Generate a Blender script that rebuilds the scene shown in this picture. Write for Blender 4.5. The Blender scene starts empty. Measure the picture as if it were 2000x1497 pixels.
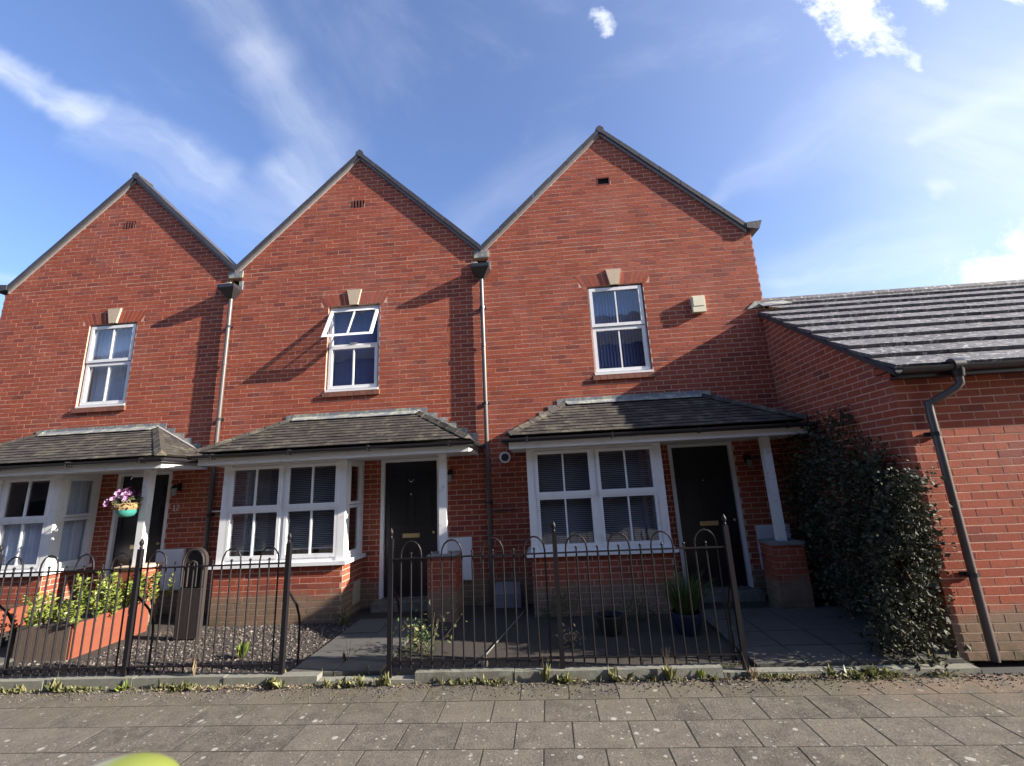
import bpy, math, random
from mathutils import Vector, Matrix
random.seed(7)
R = math.radians
scn = bpy.context.scene
col = scn.collection

# ------------------------------------------------------------ camera
EYE = Vector((0, 0, 1.70))
PITCH, ROLL, YAW = R(12.9), R(-2.76), R(-3.89)
F = Vector((math.sin(YAW)*math.cos(PITCH), math.cos(YAW)*math.cos(PITCH), math.sin(PITCH)))
RT = F.cross(Vector((0, 0, 1))).normalized(); UP = RT.cross(F)
c_, s_ = math.cos(ROLL), math.sin(ROLL)
RT, UP = c_*RT + s_*UP, -s_*RT + c_*UP
cam = bpy.data.cameras.new('camera'); camo = bpy.data.objects.new('camera', cam); col.objects.link(camo)
cam.sensor_width = 36; cam.lens = 860/2000*36; cam.clip_start = .05; cam.clip_end = 3000
camo.matrix_world = Matrix(((RT.x, UP.x, -F.x, EYE.x), (RT.y, UP.y, -F.y, EYE.y), (RT.z, UP.z, -F.z, EYE.z), (0, 0, 0, 1)))
cam.dof.use_dof = True; cam.dof.focus_distance = 5.5; cam.dof.aperture_fstop = 2.4
scn.camera = camo

# ------------------------------------------------------------ light
SUN = Vector((5.8, -1.0, 2.45)).normalized()
sl = bpy.data.lights.new('sun', 'SUN'); so = bpy.data.objects.new('sun', sl); col.objects.link(so)
sl.energy = 5.0; sl.angle = R(.5); sl.color = (1, .91, .78)
so.rotation_euler = (-SUN).to_track_quat('-Z', 'Y').to_euler(); so.location = (20, -3, 12)
scn.view_settings.view_transform = 'Standard'; scn.view_settings.look = 'None'
scn.view_settings.gamma = 1; scn.view_settings.use_curve_mapping = False
scn.view_settings.exposure = 1.52
scn.cycles.max_bounces = 6; scn.cycles.diffuse_bounces = 3; scn.cycles.glossy_bounces = 3; scn.cycles.transparent_max_bounces = 10

class NT:
    def __init__(s, tree): s.t = tree; s.t.nodes.clear()
    def n(s, typ, ins=None, **kw):
        nd = s.t.nodes.new(typ)
        for k, v in kw.items(): setattr(nd, k, v)
        if ins:
            for k, v in ins.items(): s.put(nd.inputs[k], v)
        return nd
    def put(s, sock, v):
        if isinstance(v, bpy.types.Node): v = v.outputs[0]
        if isinstance(v, bpy.types.NodeSocket): s.t.links.new(v, sock)
        elif isinstance(v, (tuple, list)) and len(v) == 3 and sock.type == 'RGBA': sock.default_value = (*v, 1)
        else: sock.default_value = v
    def m(s, op, a, b=None, c=None, clamp=False):
        nd = s.n('ShaderNodeMath', operation=op, use_clamp=clamp); s.put(nd.inputs[0], a)
        if b is not None: s.put(nd.inputs[1], b)
        if c is not None: s.put(nd.inputs[2], c)
        return nd.outputs[0]
    def vm(s, op, a, b=None, out=0):
        nd = s.n('ShaderNodeVectorMath', operation=op); s.put(nd.inputs[0], a)
        if b is not None:
            s.put(nd.inputs['Scale'] if op == 'SCALE' else nd.inputs[1], b)
        return nd.outputs[out]
    def noise(s, scale, detail=4, rough=.55, vec=None, out='Fac', dist=0):
        nd = s.n('ShaderNodeTexNoise', {'Scale': scale, 'Detail': detail, 'Roughness': rough, 'Distortion': dist})
        if vec is not None: s.put(nd.inputs['Vector'], vec)
        return nd.outputs[out]
    def ramp(s, fac, *stops):
        nd = s.n('ShaderNodeValToRGB'); s.put(nd.inputs[0], fac); e = nd.color_ramp.elements
        while len(e) < len(stops): e.new(.5)
        for i, (p, c) in enumerate(stops):
            e[i].position = p; e[i].color = (c, c, c, 1) if not isinstance(c, tuple) else (*c, 1)
        return nd.outputs[0]
    def mix(s, fac, a, b, mode='MIX'):
        nd = s.n('ShaderNodeMix', data_type='RGBA', blend_type=mode)
        s.put(nd.inputs[0], fac); s.put(nd.inputs[6], a); s.put(nd.inputs[7], b)
        return nd.outputs[2]
    def sstep(s, x, a, b):
        nd = s.n('ShaderNodeMapRange', {'From Min': a, 'From Max': b}, interpolation_type='SMOOTHSTEP')
        s.put(nd.inputs[0], x); return nd.outputs[0]

# ------------------------------------------------------------ sky
def sky_uv(px, py):
    v = F + (px-1000)/860*RT - (py-748.5)/860*UP
    return (v.x/v.y, v.z/v.y)
w = bpy.data.worlds.new('World'); scn.world = w; w.use_nodes = True
w.cycles.sampling_method = 'MANUAL'; w.cycles.sample_map_resolution = 256
T = NT(w.node_tree)
sky = T.n('ShaderNodeTexSky', sky_type='NISHITA'); sky.sun_disc = False
sky.sun_elevation = math.asin(SUN.z); sky.sun_rotation = math.atan2(SUN.x, SUN.y)
sky.air_density = 1.0; sky.dust_density = .6; sky.ozone_density = 3.0
dirv = T.n('ShaderNodeTexCoord').outputs['Generated']
sx = T.n('ShaderNodeSeparateXYZ', {0: dirv})
yy = T.m('MAXIMUM', sx.outputs[1], .08)
uv = T.n('ShaderNodeCombineXYZ', {0: T.m('DIVIDE', sx.outputs[0], yy), 1: T.m('DIVIDE', sx.outputs[2], yy), 2: 0.0}).outputs[0]
front = T.sstep(sx.outputs[1], .1, .25)
dn = T.vm('SUBTRACT', T.noise(3.0, 4, .6, uv, 'Color'), (.5, .5, .5))
dn2 = T.vm('SUBTRACT', T.noise(14.0, 4, .65, uv, 'Color'), (.5, .5, .5))
uvd = T.vm('ADD', uv, T.vm('SCALE', dn, .13))
uvp = T.vm('ADD', T.vm('ADD', uv, T.vm('SCALE', dn2, .12)), T.vm('SCALE', dn, .10))
def flat(v):
    s = T.n('ShaderNodeSeparateXYZ', {0: v}); return T.n('ShaderNodeCombineXYZ', {0: s.outputs[0], 1: s.outputs[1], 2: 0.0}).outputs[0]
uvd, uvp = flat(uvd), flat(uvp)
def capsule(base, p0, p1, w0, w1, k, fibre=None):
    a = Vector((*sky_uv(*p0), 0)); b = Vector((*sky_uv(*p1), 0)); ba = b-a
    pa = T.vm('SUBTRACT', base, tuple(a))
    h = T.m('DIVIDE', T.vm('DOT_PRODUCT', pa, tuple(ba), out=1), ba.length_squared, clamp=True)
    dist = T.vm('LENGTH', T.vm('SUBTRACT', pa, T.vm('SCALE', tuple(ba), h)), out=1)
    wd = T.m('MULTIPLY_ADD', h, (w1-w0)/860, w0/860)
    r = T.m('DIVIDE', dist, wd)
    mk = T.m('SUBTRACT', 1, T.sstep(r, 0.0, 1.0))
    if fibre == 'puff':
        nn_ = T.m('MULTIPLY', T.m('SUBTRACT', T.noise(16.0, 6, .68, uv), .5), 2.6)
        mk = T.sstep(T.m('ADD', T.m('SUBTRACT', 1.0, r), nn_), .05, .95)
        mk = T.m('MULTIPLY', mk, T.m('SUBTRACT', 1, T.sstep(r, .9, 1.5)))
    elif fibre:
        al = ba.normalized(); pe = Vector((-al.y, al.x, 0))
        vv = T.n('ShaderNodeCombineXYZ', {0: T.m('MULTIPLY', T.vm('DOT_PRODUCT', pa, tuple(al), out=1), 1.6), 1: T.m('MULTIPLY', T.vm('DOT_PRODUCT', pa, tuple(pe), out=1), 9.0), 2: p0[0]*.01}).outputs[0]
        mk = T.m('MULTIPLY', mk, T.sstep(T.noise(2.2, 5, .6, vv), .5-fibre, .5+fibre*.8))
    return T.m('MULTIPLY', mk, k)
strokes = [
 capsule(uvd, (-120, 60), (180, 215), 55, 65, .72, .6), capsule(uvd, (150, 200), (430, 340), 75, 80, .36, .6),
 capsule(uvd, (380, 310), (640, 470), 90, 70, .2, .6), capsule(uvd, (150, 260), (560, 470), 60, 80, .16, .5),
 capsule(uvd, (330, -140), (520, 120), 150, 120, .30, .9), capsule(uvd, (500, 100), (650, 310), 110, 130, .32, .9),
 capsule(uvd, (545, 320), (610, 400), 90, 90, .45, .7), capsule(uvd, (900, 440), (1120, 300), 90, 110, .16, .8),
 capsule(uvd, (1390, 385), (1700, 200), 24, 200, .22, .7), capsule(uvd, (1790, 290), (2080, 120), 20, 110, .32, .7),
 capsule(uvd, (1540, 560), (1820, 500), 110, 150, .42, .6), capsule(uvd, (-80, 545), (60, 560), 40, 24, .35, .5),
 capsule(uvd, (1960, 280), (2500, 420), 420, 700, .62, 1.2), capsule(uvd, (1820, 375), (1850, 370), 26, 20, .5, .3)]
puffs = [
 capsule(uvd, (1600, -60), (1650, 40), 120, 100, 1.0, 'puff'), capsule(uvd, (1670, 10), (1730, 75), 80, 50, .8, 'puff'),
 capsule(uvd, (1800, -30), (1830, 10), 40, 34, .7, 'puff'), capsule(uvd, (1900, -30), (2010, -5), 40, 34, .85, 'puff'), capsule(uvd, (1165, 36), (1178, 66), 30, 20, .7, 'puff'),
 capsule(uvd, (1780, 112), (1790, 125), 26, 14, .5, 'puff'), capsule(uvd, (1900, 560), (2300, 440), 70, 170, 1.0, 'puff')]
# thin cirrus over the parts of the sky behind and beside the camera, as in front
veil = T.m('MULTIPLY', T.sstep(T.noise(2.4, 6, .62, T.vm('MULTIPLY', dirv, (1, 1, 2.2)), dist=.6), .52, .8), .35)
mask = T.m('MULTIPLY', veil, T.m('SUBTRACT', 1, T.m('MULTIPLY', front, .7)))
glow = T.m('POWER', T.m('MAXIMUM', T.vm('DOT_PRODUCT', dirv, tuple(SUN), out=1), 0.0), 2.5)
haze_k = T.m('MULTIPLY_ADD', glow, .55, .05)
mask = T.m('SUBTRACT', 1, T.m('MULTIPLY', T.m('SUBTRACT', 1, mask), T.m('SUBTRACT', 1, haze_k)))
for s_k in strokes + puffs:
    s_k = T.m('MULTIPLY', s_k, front, clamp=True)
    mask = T.m('SUBTRACT', 1, T.m('MULTIPLY', T.m('SUBTRACT', 1, mask), T.m('SUBTRACT', 1, s_k)))
skyc = T.n('ShaderNodeHueSaturation', {'Hue': .512, 'Saturation': 1.12, 'Value': 1.60, 'Color': sky}).outputs[0]
cl = T.mix(mask, skyc, (6.6, 7.0, 7.7))
bg = T.n('ShaderNodeBackground', {'Color': cl, 'Strength': .062})
T.n('ShaderNodeOutputWorld', {'Surface': bg})

# ------------------------------------------------------------ materials
MATS = {}
def mat(name, base, rough=.8, fn=None, bump=None, metal=0, spec=.5, bdist=.004):
    if name in MATS: return MATS[name]
    m = bpy.data.materials.new(name); m.use_nodes = True; t = NT(m.node_tree)
    pos = t.n('ShaderNodeNewGeometry').outputs['Position']
    c = fn(t, pos) if fn else base
    b = t.n('ShaderNodeBsdfPrincipled', {'Base Color': c, 'Roughness': rough, 'Metallic': metal, 'Specular IOR Level': spec})
    if bump:
        h = bump(t, pos)
        t.put(b.inputs['Normal'], t.n('ShaderNodeBump', {'Height': h, 'Distance': bdist, 'Strength': .8}).outputs[0])
    t.n('ShaderNodeOutputMaterial', {'Surface': b})
    MATS[name] = m; return m
def rnd(t):
    g = t.n('ShaderNodeNewGeometry').outputs['Random Per Island']
    o = t.n('ShaderNodeObjectInfo').outputs['Random']
    return t.m('FRACT', t.m('ADD', t.m('MULTIPLY', g, 7.31), t.m('MULTIPLY', o, 5.77)))
def vary(c, amt, scale=6, isl=True):
    def f(t, p):
        a = t.mix(t.noise(scale, 5, .6, p), tuple(x*(1-amt) for x in c), tuple(min(1, x*(1+amt)) for x in c))
        if isl: a = t.mix(1.0, a, t.ramp(rnd(t), (0, 1-amt*.8), (1, 1.0)), 'MULTIPLY')
        return a
    return f
def grime(t, p, c, top=.42, tone=(.20, .165, .115)):
    z = t.n('ShaderNodeSeparateXYZ', {0: p}).outputs[2]
    g = t.m('ADD', z, t.m('MULTIPLY', t.m('SUBTRACT', t.noise(2.5, 5, .65, p), .5), .35))
    k = t.m('MULTIPLY', t.m('SUBTRACT', 1, t.sstep(g, top-.12, top+.06)), .78)
    c = t.mix(k, c, tone)
    k2 = t.m('MULTIPLY', t.m('SUBTRACT', 1, t.sstep(g, .0, .3)), t.sstep(t.noise(5, 4, .6, p), .42, .62))
    return t.mix(t.m('MULTIPLY', k2, .7), c, (.055, .07, .03))
def f_brick(t, p):
    r = rnd(t)
    c = t.n('ShaderNodeValToRGB'); t.put(c.inputs[0], r); e = c.color_ramp.elements
    for i, (q, k) in enumerate([(0, (.185, .046, .033)), (.14, (.275, .062, .034)), (.6, (.315, .072, .037)), (.9, (.355, .088, .045)), (1, (.235, .068, .045))]):
        if i >= len(e): e.new(q)
        e[i].position = q; e[i].color = (*k, 1)
    a = t.mix(t.m('MULTIPLY', t.sstep(t.noise(38, 4, .7, p), .45, .75), .35), c.outputs[0], (.14, .045, .04))
    a = t.mix(t.m('MULTIPLY', t.sstep(t.noise(.9, 6, .65, p), .48, .74), .24), a, (.42, .19, .16))
    a = t.mix(t.m('MULTIPLY', t.sstep(t.noise(13, 3, .6, p), .64, .76), .35), a, (.50, .36, .31))
    a = t.mix(t.m('MULTIPLY', t.sstep(t.noise(1.6, 5, .7, t.vm('MULTIPLY', p, (2.2, 2.2, .35))), .54, .72), .38), a, (.16, .062, .055))
    return grime(t, p, a)
def f_mortar(t, p):
    a = t.mix(t.noise(9, 5, .6, p), (.42, .24, .185), (.68, .47, .37))
    return grime(t, p, a, tone=(.3, .26, .2))
BRICK = mat('red_brick', None, .85, f_brick, lambda t, p: t.noise(70, 4, .7, p), spec=.3)
MORTAR = mat('mortar', None, .95, f_mortar, lambda t, p: t.noise(120, 3, .7, p), spec=.2)
SILLB = mat('sill_brick', None, .85, lambda t, p: t.mix(t.m('MULTIPLY', t.noise(14, 4, .6, p), 1.0), t.mix(rnd(t), (.20, .07, .05), (.32, .10, .07)), (.12, .07, .045)), lambda t, p: t.noise(60, 4, .7, p))
UPVC = mat('white_upvc', None, .35, lambda t, p: t.mix(t.sstep(t.noise(7, 5, .65, p), .5, .8), (.76, .77, .79), (.62, .62, .61)))
WPAINT = mat('white_paint', None, .5, lambda t, p: t.mix(t.sstep(t.noise(11, 5, .65, p), .55, .75), (.75, .75, .76), (.45, .45, .46)))
STONE = mat('keystone_stone', None, .85, vary((.55, .44, .32), .18, 20), lambda t, p: t.noise(80, 3, .7, p))
SLATE = mat('dark_coping', None, .6, vary((.060, .058, .068), .35, 12), lambda t, p: t.noise(40, 4, .7, p))
CEMENT = mat('cement_bedding', None, .9, vary((.27, .25, .25), .3, 15), lambda t, p: t.noise(60, 4, .7, p))
LEAD = mat('lead_flashing', None, .6, lambda t, p: t.mix(t.sstep(t.noise(7, 5, .65, p), .45, .6), (.17, .18, .20), t.mix(t.noise(16, 4, .6, p), (.42, .42, .40), (.25, .27, .15))), lambda t, p: t.noise(25, 3, .6, p))
PTILE = mat('porch_tile', None, .85, lambda t, p: t.mix(t.sstep(t.noise(4.5, 6, .7, p), .48, .68), t.mix(rnd(t), (.022, .018, .018), (.052, .044, .038)), t.mix(t.noise(22, 4, .6, p), (.06, .055, .032), (.17, .15, .115))), lambda t, p: t.noise(60, 4, .7, p))
def f_gtile(t, p):
    a = t.mix(rnd(t), (.055, .054, .066), (.12, .115, .13))
    a = t.mix(t.m('MULTIPLY', t.noise(9, 5, .65, p), .7), a, (.075, .074, .085))
    v = t.sstep(t.noise(17, 5, .72, p), .53, .64)
    return t.mix(t.m('MULTIPLY', v, .75), a, (.48, .47, .46))
GTILE = mat('roof_tile', None, .75, f_gtile, lambda t, p: t.noise(50, 5, .7, p))
PLASTIC = mat('black_plastic', None, .33, vary((.030, .028, .034), .3, 8))
PIPE = mat('grey_brown_pipe', None, .38, vary((.105, .088, .085), .25, 7))
IRON = mat('black_iron', None, .5, lambda t, p: t.mix(t.sstep(t.noise(14, 5, .7, p), .66, .78), (.010, .009, .012), (.04, .02, .014)), lambda t, p: t.noise(90, 3, .6, p), bdist=.001, spec=.25)
BRASS = mat('worn_brass', None, .35, vary((.62, .50, .26), .2, 30), metal=.7)
CHROME = mat('bright_metal', None, .25, vary((.65, .65, .66), .1, 30), metal=.9)
DOORM = mat('black_door_paint', None, .3, vary((.012, .012, .018), .3, 4), spec=.5)
ROOMM = mat('room_plaster', None, .9, vary((.20, .19, .18), .1, 4))
BLINDM = mat('blind_fabric', None, .8, vary((.20, .26, .52), .10, 10))
VENM = mat('venetian_slat', None, .5, vary((.38, .38, .41), .1, 20))
CURT = mat('curtain_cloth', None, .9, vary((.72, .77, .90), .12, 6))
CONC = mat('kerb_concrete', None, .95, lambda t, p: t.mix(t.sstep(t.noise(10, 6, .7, p), .4, .62), t.mix(rnd(t), (.13, .125, .105), (.20, .195, .17)), t.mix(t.noise(30, 4, .6, p), (.30, .30, .27), (.09, .10, .06))), lambda t, p: t.noise(90, 5, .75, p))
def f_slab(t, p):
    a = t.mix(rnd(t), (.062, .053, .044), (.132, .113, .094))
    a = t.mix(t.m('MULTIPLY', t.sstep(t.noise(6, 6, .75, p), .35, .65), .7), a, (.185, .16, .13))
    a = t.mix(t.m('MULTIPLY', t.sstep(t.noise(75, 4, .85, p), .5, .66), .65), a, (.27, .255, .235))
    a = t.mix(t.m('MULTIPLY', t.sstep(t.noise(55, 4, .8, t.vm('ADD', p, (3.1, 5.2, 0))), .52, .66), .75), a, (.045, .04, .036))
    a = t.mix(t.m('MULTIPLY', t.sstep(t.noise(14, 5, .8, t.vm('ADD', p, (7.1, 1.2, 0))), .56, .7), .5), a, (.07, .065, .045))
    wv = t.vm('ADD', p, t.vm('SCALE', t.noise(24, 3, .6, p, 'Color'), .035))
    for sc, lo, mx_, kk in ((7.5, .45, .20, .75), (17, .55, .24, .65), (34, .6, .28, .55)):
        v = t.n('ShaderNodeTexVoronoi', {'Vector': wv, 'Scale': sc, 'Randomness': 1.0})
        rr = t.n('ShaderNodeSeparateColor', {0: v.outputs['Color']}).outputs[0]
        sp = t.m('SUBTRACT', 1, t.sstep(t.m('DIVIDE', v.outputs['Distance'], t.m('ADD', t.m('MULTIPLY', t.sstep(rr, lo, 1.0), mx_), .0001)), .7, 1.05))
        a = t.mix(t.m('MULTIPLY', sp, kk), a, (.44, .43, .39))
    s = t.n('ShaderNodeSeparateXYZ', {0: p})
    near = t.m('MULTIPLY', t.sstep(s.outputs[1], 3.6, 4.3), t.sstep(t.noise(3.0, 5, .7, p), .38, .62))
    a = t.mix(t.m('MULTIPLY', near, .55), a, (.10, .085, .05))
    sand = t.m('MULTIPLY', t.m('MULTIPLY', t.sstep(s.outputs[0], 2.0, 2.9), t.sstep(s.outputs[1], 3.75, 4.2)), t.sstep(t.noise(4.0, 4, .6, p), .35, .6))
    return t.mix(t.m('MULTIPLY', sand, .7), a, (.20, .14, .10))
SLAB = mat('paving_slab', None, .9, f_slab, lambda t, p: t.m('ADD', t.noise(45, 6, .8, p), t.m('MULTIPLY', t.noise(9, 4, .6, p), .5)), bdist=.014, spec=.3)
PATHM = mat('path_slab', None, .95, lambda t, p: t.mix(t.noise(6, 6, .7, p), t.mix(rnd(t), (.035, .034, .034), (.065, .062, .058)), (.10, .095, .085)), lambda t, p: t.noise(60, 5, .7, p))  # path slabs toned darker than the paving to stand in for shade
SAND = mat('joint_soil', None, 1, lambda t, p: t.mix(t.sstep(t.noise(3, 5, .7, p), .45, .65), (.022, .019, .016), (.035, .037, .018)), lambda t, p: t.noise(100, 4, .7, p))
SOIL = mat('garden_soil', None, 1, lambda t, p: t.mix(t.noise(12, 6, .75, p), (.022, .018, .016), (.060, .050, .042)), lambda t, p: t.noise(60, 6, .8, p), bdist=.02)
ASPH = mat('ground_asphalt', None, .95, vary((.05, .05, .05), .3, 20))
GRAVM = mat('gravel_stone', None, .9, lambda t, p: t.n('ShaderNodeValToRGB', {0: rnd(t)}).outputs[0])
_g = [n for n in GRAVM.node_tree.nodes if n.bl_idname == 'ShaderNodeValToRGB'][0].color_ramp
_g.elements[0].color = (.045, .036, .033, 1); _g.elements[1].color = (.24, .21, .19, 1); _e = _g.elements.new(.72); _e.color = (.085, .066, .058, 1)
ORANGE = mat('orange_planter_board', None, .8, lambda t, p: t.mix(t.noise(8, 5, .7, t.vm('MULTIPLY', p, (1, 1, 4))), (.14, .036, .018), (.235, .062, .031)), lambda t, p: t.noise(60, 4, .7, p))
GREYW = mat('grey_brown_board', None, .9, lambda t, p: t.mix(t.noise(8, 5, .7, t.vm('MULTIPLY', p, (5, 5, 1))), (.10, .07, .055), (.21, .16, .125)), lambda t, p: t.noise(60, 4, .7, p))  # grey-brown boards with vertical streaks
DARKW = mat('dark_board', None, .8, lambda t, p: t.mix(t.noise(8, 5, .7, t.vm('MULTIPLY', p, (6, 6, 1))), (.012, .009, .009), (.036, .026, .024)), lambda t, p: t.noise(60, 4, .7, p))
TEAL = mat('teal_plastic', None, .4, vary((.05, .26, .23), .25, 9))
NAVY = mat('dark_pot_glaze', None, .35, vary((.02, .024, .055), .3, 9))
BPOT = mat('dark_plastic_pot', None, .6, vary((.02, .02, .022), .3, 9))
COIR = mat('coir_liner', None, .95, vary((.42, .28, .13), .4, 50), lambda t, p: t.noise(100, 4, .8, p))
METERG = mat('grey_meter_cover', None, .6, vary((.24, .23, .25), .15, 9))
METERW = mat('white_meter_door', None, .5, vary((.78, .79, .83), .07, 9))
ALARM = mat('cream_plastic', None, .5, vary((.72, .66, .50), .08, 9))
AIRB = mat('terracotta_airbrick', None, .9, vary((.13, .035, .03), .3, 30))
DARKH = mat('dark_void', None, 1, vary((.008, .007, .008), .2, 9))
STEM = mat('plant_stem', None, .9, vary((.10, .075, .04), .3, 40))
def leafm(name, c0, c1, rough=.45, trans=.25):
    if name in MATS: return MATS[name]
    m = bpy.data.materials.new(name); m.use_nodes = True; t = NT(m.node_tree)
    c = t.mix(rnd(t), c0, c1)
    b = t.n('ShaderNodeBsdfPrincipled', {'Base Color': c, 'Roughness': rough})
    tr = t.n('ShaderNodeBsdfTranslucent', {'Color': c})
    mx = t.n('ShaderNodeMixShader', {0: trans, 1: b, 2: tr})
    t.n('ShaderNodeOutputMaterial', {'Surface': mx}); MATS[name] = m; return m
IVY = leafm('climber_leaf', (.010, .013, .006), (.065, .066, .034), .72, .08)
HEDGE = leafm('bright_leaf', (.07, .13, .02), (.30, .34, .06), .42)
WEEDL = leafm('weed_leaf', (.045, .06, .018), (.28, .27, .12), .55)
DRYL = leafm('dry_leaf', (.16, .12, .07), (.34, .28, .19), .8)
GRASSL = leafm('grass_blade', (.03, .06, .015), (.09, .14, .035), .5)
PINK = leafm('pink_petal', (.50, .20, .45), (.80, .58, .76), .6)
PURPLE = leafm('purple_petal', (.06, .01, .05), (.16, .03, .13), .6)
MOSS = leafm('moss', (.05, .055, .02), (.14, .13, .05), .95, .1)
g = bpy.data.materials.new('window_glass'); g.use_nodes = True; t = NT(g.node_tree)
fc = t.n('ShaderNodeLayerWeight', {'Blend': .5}).outputs['Facing']
k = t.m('MULTIPLY_ADD', t.m('POWER', fc, 5.0), .9, .075, clamp=True)
gl = t.n('ShaderNodeBsdfGlossy', {'Color': (.95, .97, 1), 'Roughness': .015})
wob = t.n('ShaderNodeBump', {'Height': t.noise(1.6, 2, .5, t.n('ShaderNodeNewGeometry').outputs['Position']), 'Distance': .012, 'Strength': .5}).outputs[0]
t.put(gl.inputs['Normal'], wob)
tp = t.n('ShaderNodeBsdfTransparent', {'Color': (.92, .94, .96)})
t.n('ShaderNodeOutputMaterial', {'Surface': t.n('ShaderNodeMixShader', {0: k, 1: tp, 2: gl})}); GLASS = g

# ------------------------------------------------------------ builders
class MB:
    def __init__(s): s.v = []; s.f = []
    def add(s, vs, fs):
        n = len(s.v); s.v += [tuple(v) for v in vs]; s.f += [tuple(i+n for i in f) for f in fs]; return s
    def box(s, x0, y0, z0, x1, y1, z1):
        return s.add([(x0,y0,z0),(x1,y0,z0),(x1,y1,z0),(x0,y1,z0),(x0,y0,z1),(x1,y0,z1),(x1,y1,z1),(x0,y1,z1)],
                     [(0,3,2,1),(4,5,6,7),(0,1,5,4),(1,2,6,5),(2,3,7,6),(3,0,4,7)])
    def prism(s, pts, off):
        """pts: planar 3D polygon, off: extrusion vector"""
        n = len(pts); off = Vector(off); pts = [Vector(p) for p in pts]
        nrm = sum((pts[i].cross(pts[(i+1) % n]) for i in range(n)), Vector())
        if nrm.dot(off) > 0: pts = pts[::-1]
        vs = pts + [p+off for p in pts]
        fs = [tuple(range(n)), tuple(range(2*n-1, n-1, -1))] + [((i+1) % n, i, i+n, (i+1) % n+n) for i in range(n)]
        return s.add(vs, fs)
    def tube(s, path, r, n=8, caps=True):
        path = [Vector(p) for p in path]; rings = []
        rr = r if isinstance(r, (list, tuple)) else [r]*len(path)
        up = Vector((.03, .9, .12)).normalized()
        for i, p in enumerate(path):
            d = (path[min(i+1, len(path)-1)]-path[max(i-1, 0)]).normalized()
            if abs(d.dot(up)) > .93: up2 = Vector((1, 0, 0))
            else: up2 = up
            a = d.cross(up2).normalized(); b = a.cross(d)
            rings.append([p+rr[i]*(math.cos(2*math.pi*j/n)*a+math.sin(2*math.pi*j/n)*b) for j in range(n)])
        vs = [q for ring in rings for q in ring]; fs = []
        for i in range(len(path)-1):
            for j in range(n):
                k = (j+1) % n; fs.append((i*n+j, (i+1)*n+j, (i+1)*n+k, i*n+k))
        if caps: fs += [tuple(range(n)), tuple(range(len(vs)-1, len(vs)-n-1, -1))]
        return s.add(vs, fs)
    def lathe(s, prof, c, n=16):
        vs = []; fs = []; m = len(prof)
        for r_, z in prof:
            for j in range(n):
                a = 2*math.pi*j/n; vs.append((c[0]+r_*math.cos(a), c[1]+r_*math.sin(a), c[2]+z))
        for i in range(m-1):
            for j in range(n):
                k = (j+1) % n; fs.append((i*n+j, i*n+k, (i+1)*n+k, (i+1)*n+j))
        fs += [tuple(range(n-1, -1, -1)), tuple(range((m-1)*n, m*n))]
        return s.add(vs, fs)
    def ball(s, c, r, n=8):
        return s.lathe([(r*math.sin(math.pi*i/n)+1e-5, -r*math.cos(math.pi*i/n)) for i in range(n+1)], c, n+2)
    def mesh(s, name, m, smooth=False):
        me = bpy.data.meshes.new(name); me.from_pydata(s.v, [], s.f); me.materials.append(m)
        if smooth:
            me.polygons.foreach_set('use_smooth', [True]*len(me.polygons)); me.set_sharp_from_angle(angle=R(40))
        return me
    def build(s, name, m, parent=None, smooth=False, **kw):
        return link(name, s.mesh(name, m, smooth), parent, **kw)
def link(name, me, parent=None, kind=None, label=None, cat=None, group=None, loc=None):
    o = bpy.data.objects.new(name, me); col.objects.link(o)
    if loc is not None: o.location = loc
    if parent is not None:
        o.parent = parent
        if parent.type == 'EMPTY': o.matrix_parent_inverse = Matrix.Translation(-parent.location)
    if kind: o['kind'] = kind
    if label: o['label'] = label
    if cat: o['category'] = cat
    if group: o['group'] = group
    return o
def thing(name, label, cat, loc=(0, 0, 0), group=None):
    o = bpy.data.objects.new(name, None); col.objects.link(o); o.location = Vector(loc); o.empty_display_size = .2
    o['label'] = label; o['category'] = cat
    if group: o['group'] = group
    return o
def clip(poly, outline):
    n = len(outline); out = poly
    for i in range(n):
        a, b = outline[i], outline[(i+1) % n]; nx, ny = -(b[1]-a[1]), b[0]-a[0]; inp = out; out = []
        if not inp: return []
        side = [nx*(p[0]-a[0])+ny*(p[1]-a[1]) for p in inp]
        for j in range(len(inp)):
            p, q, sp, sq = inp[j], inp[(j+1) % len(inp)], side[j], side[(j+1) % len(inp)]
            if sp >= 0: out.append(p)
            if (sp >= 0) != (sq >= 0):
                t_ = sp/(sp-sq); out.append((p[0]+t_*(q[0]-p[0]), p[1]+t_*(q[1]-p[1])))
    return out
def area(p):
    return abs(sum(p[i][0]*p[(i+1) % len(p)][1]-p[(i+1) % len(p)][0]*p[i][1] for i in range(len(p))))/2
BC, BL, J = .075, .225, .0115
brick_cache = {}
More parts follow.
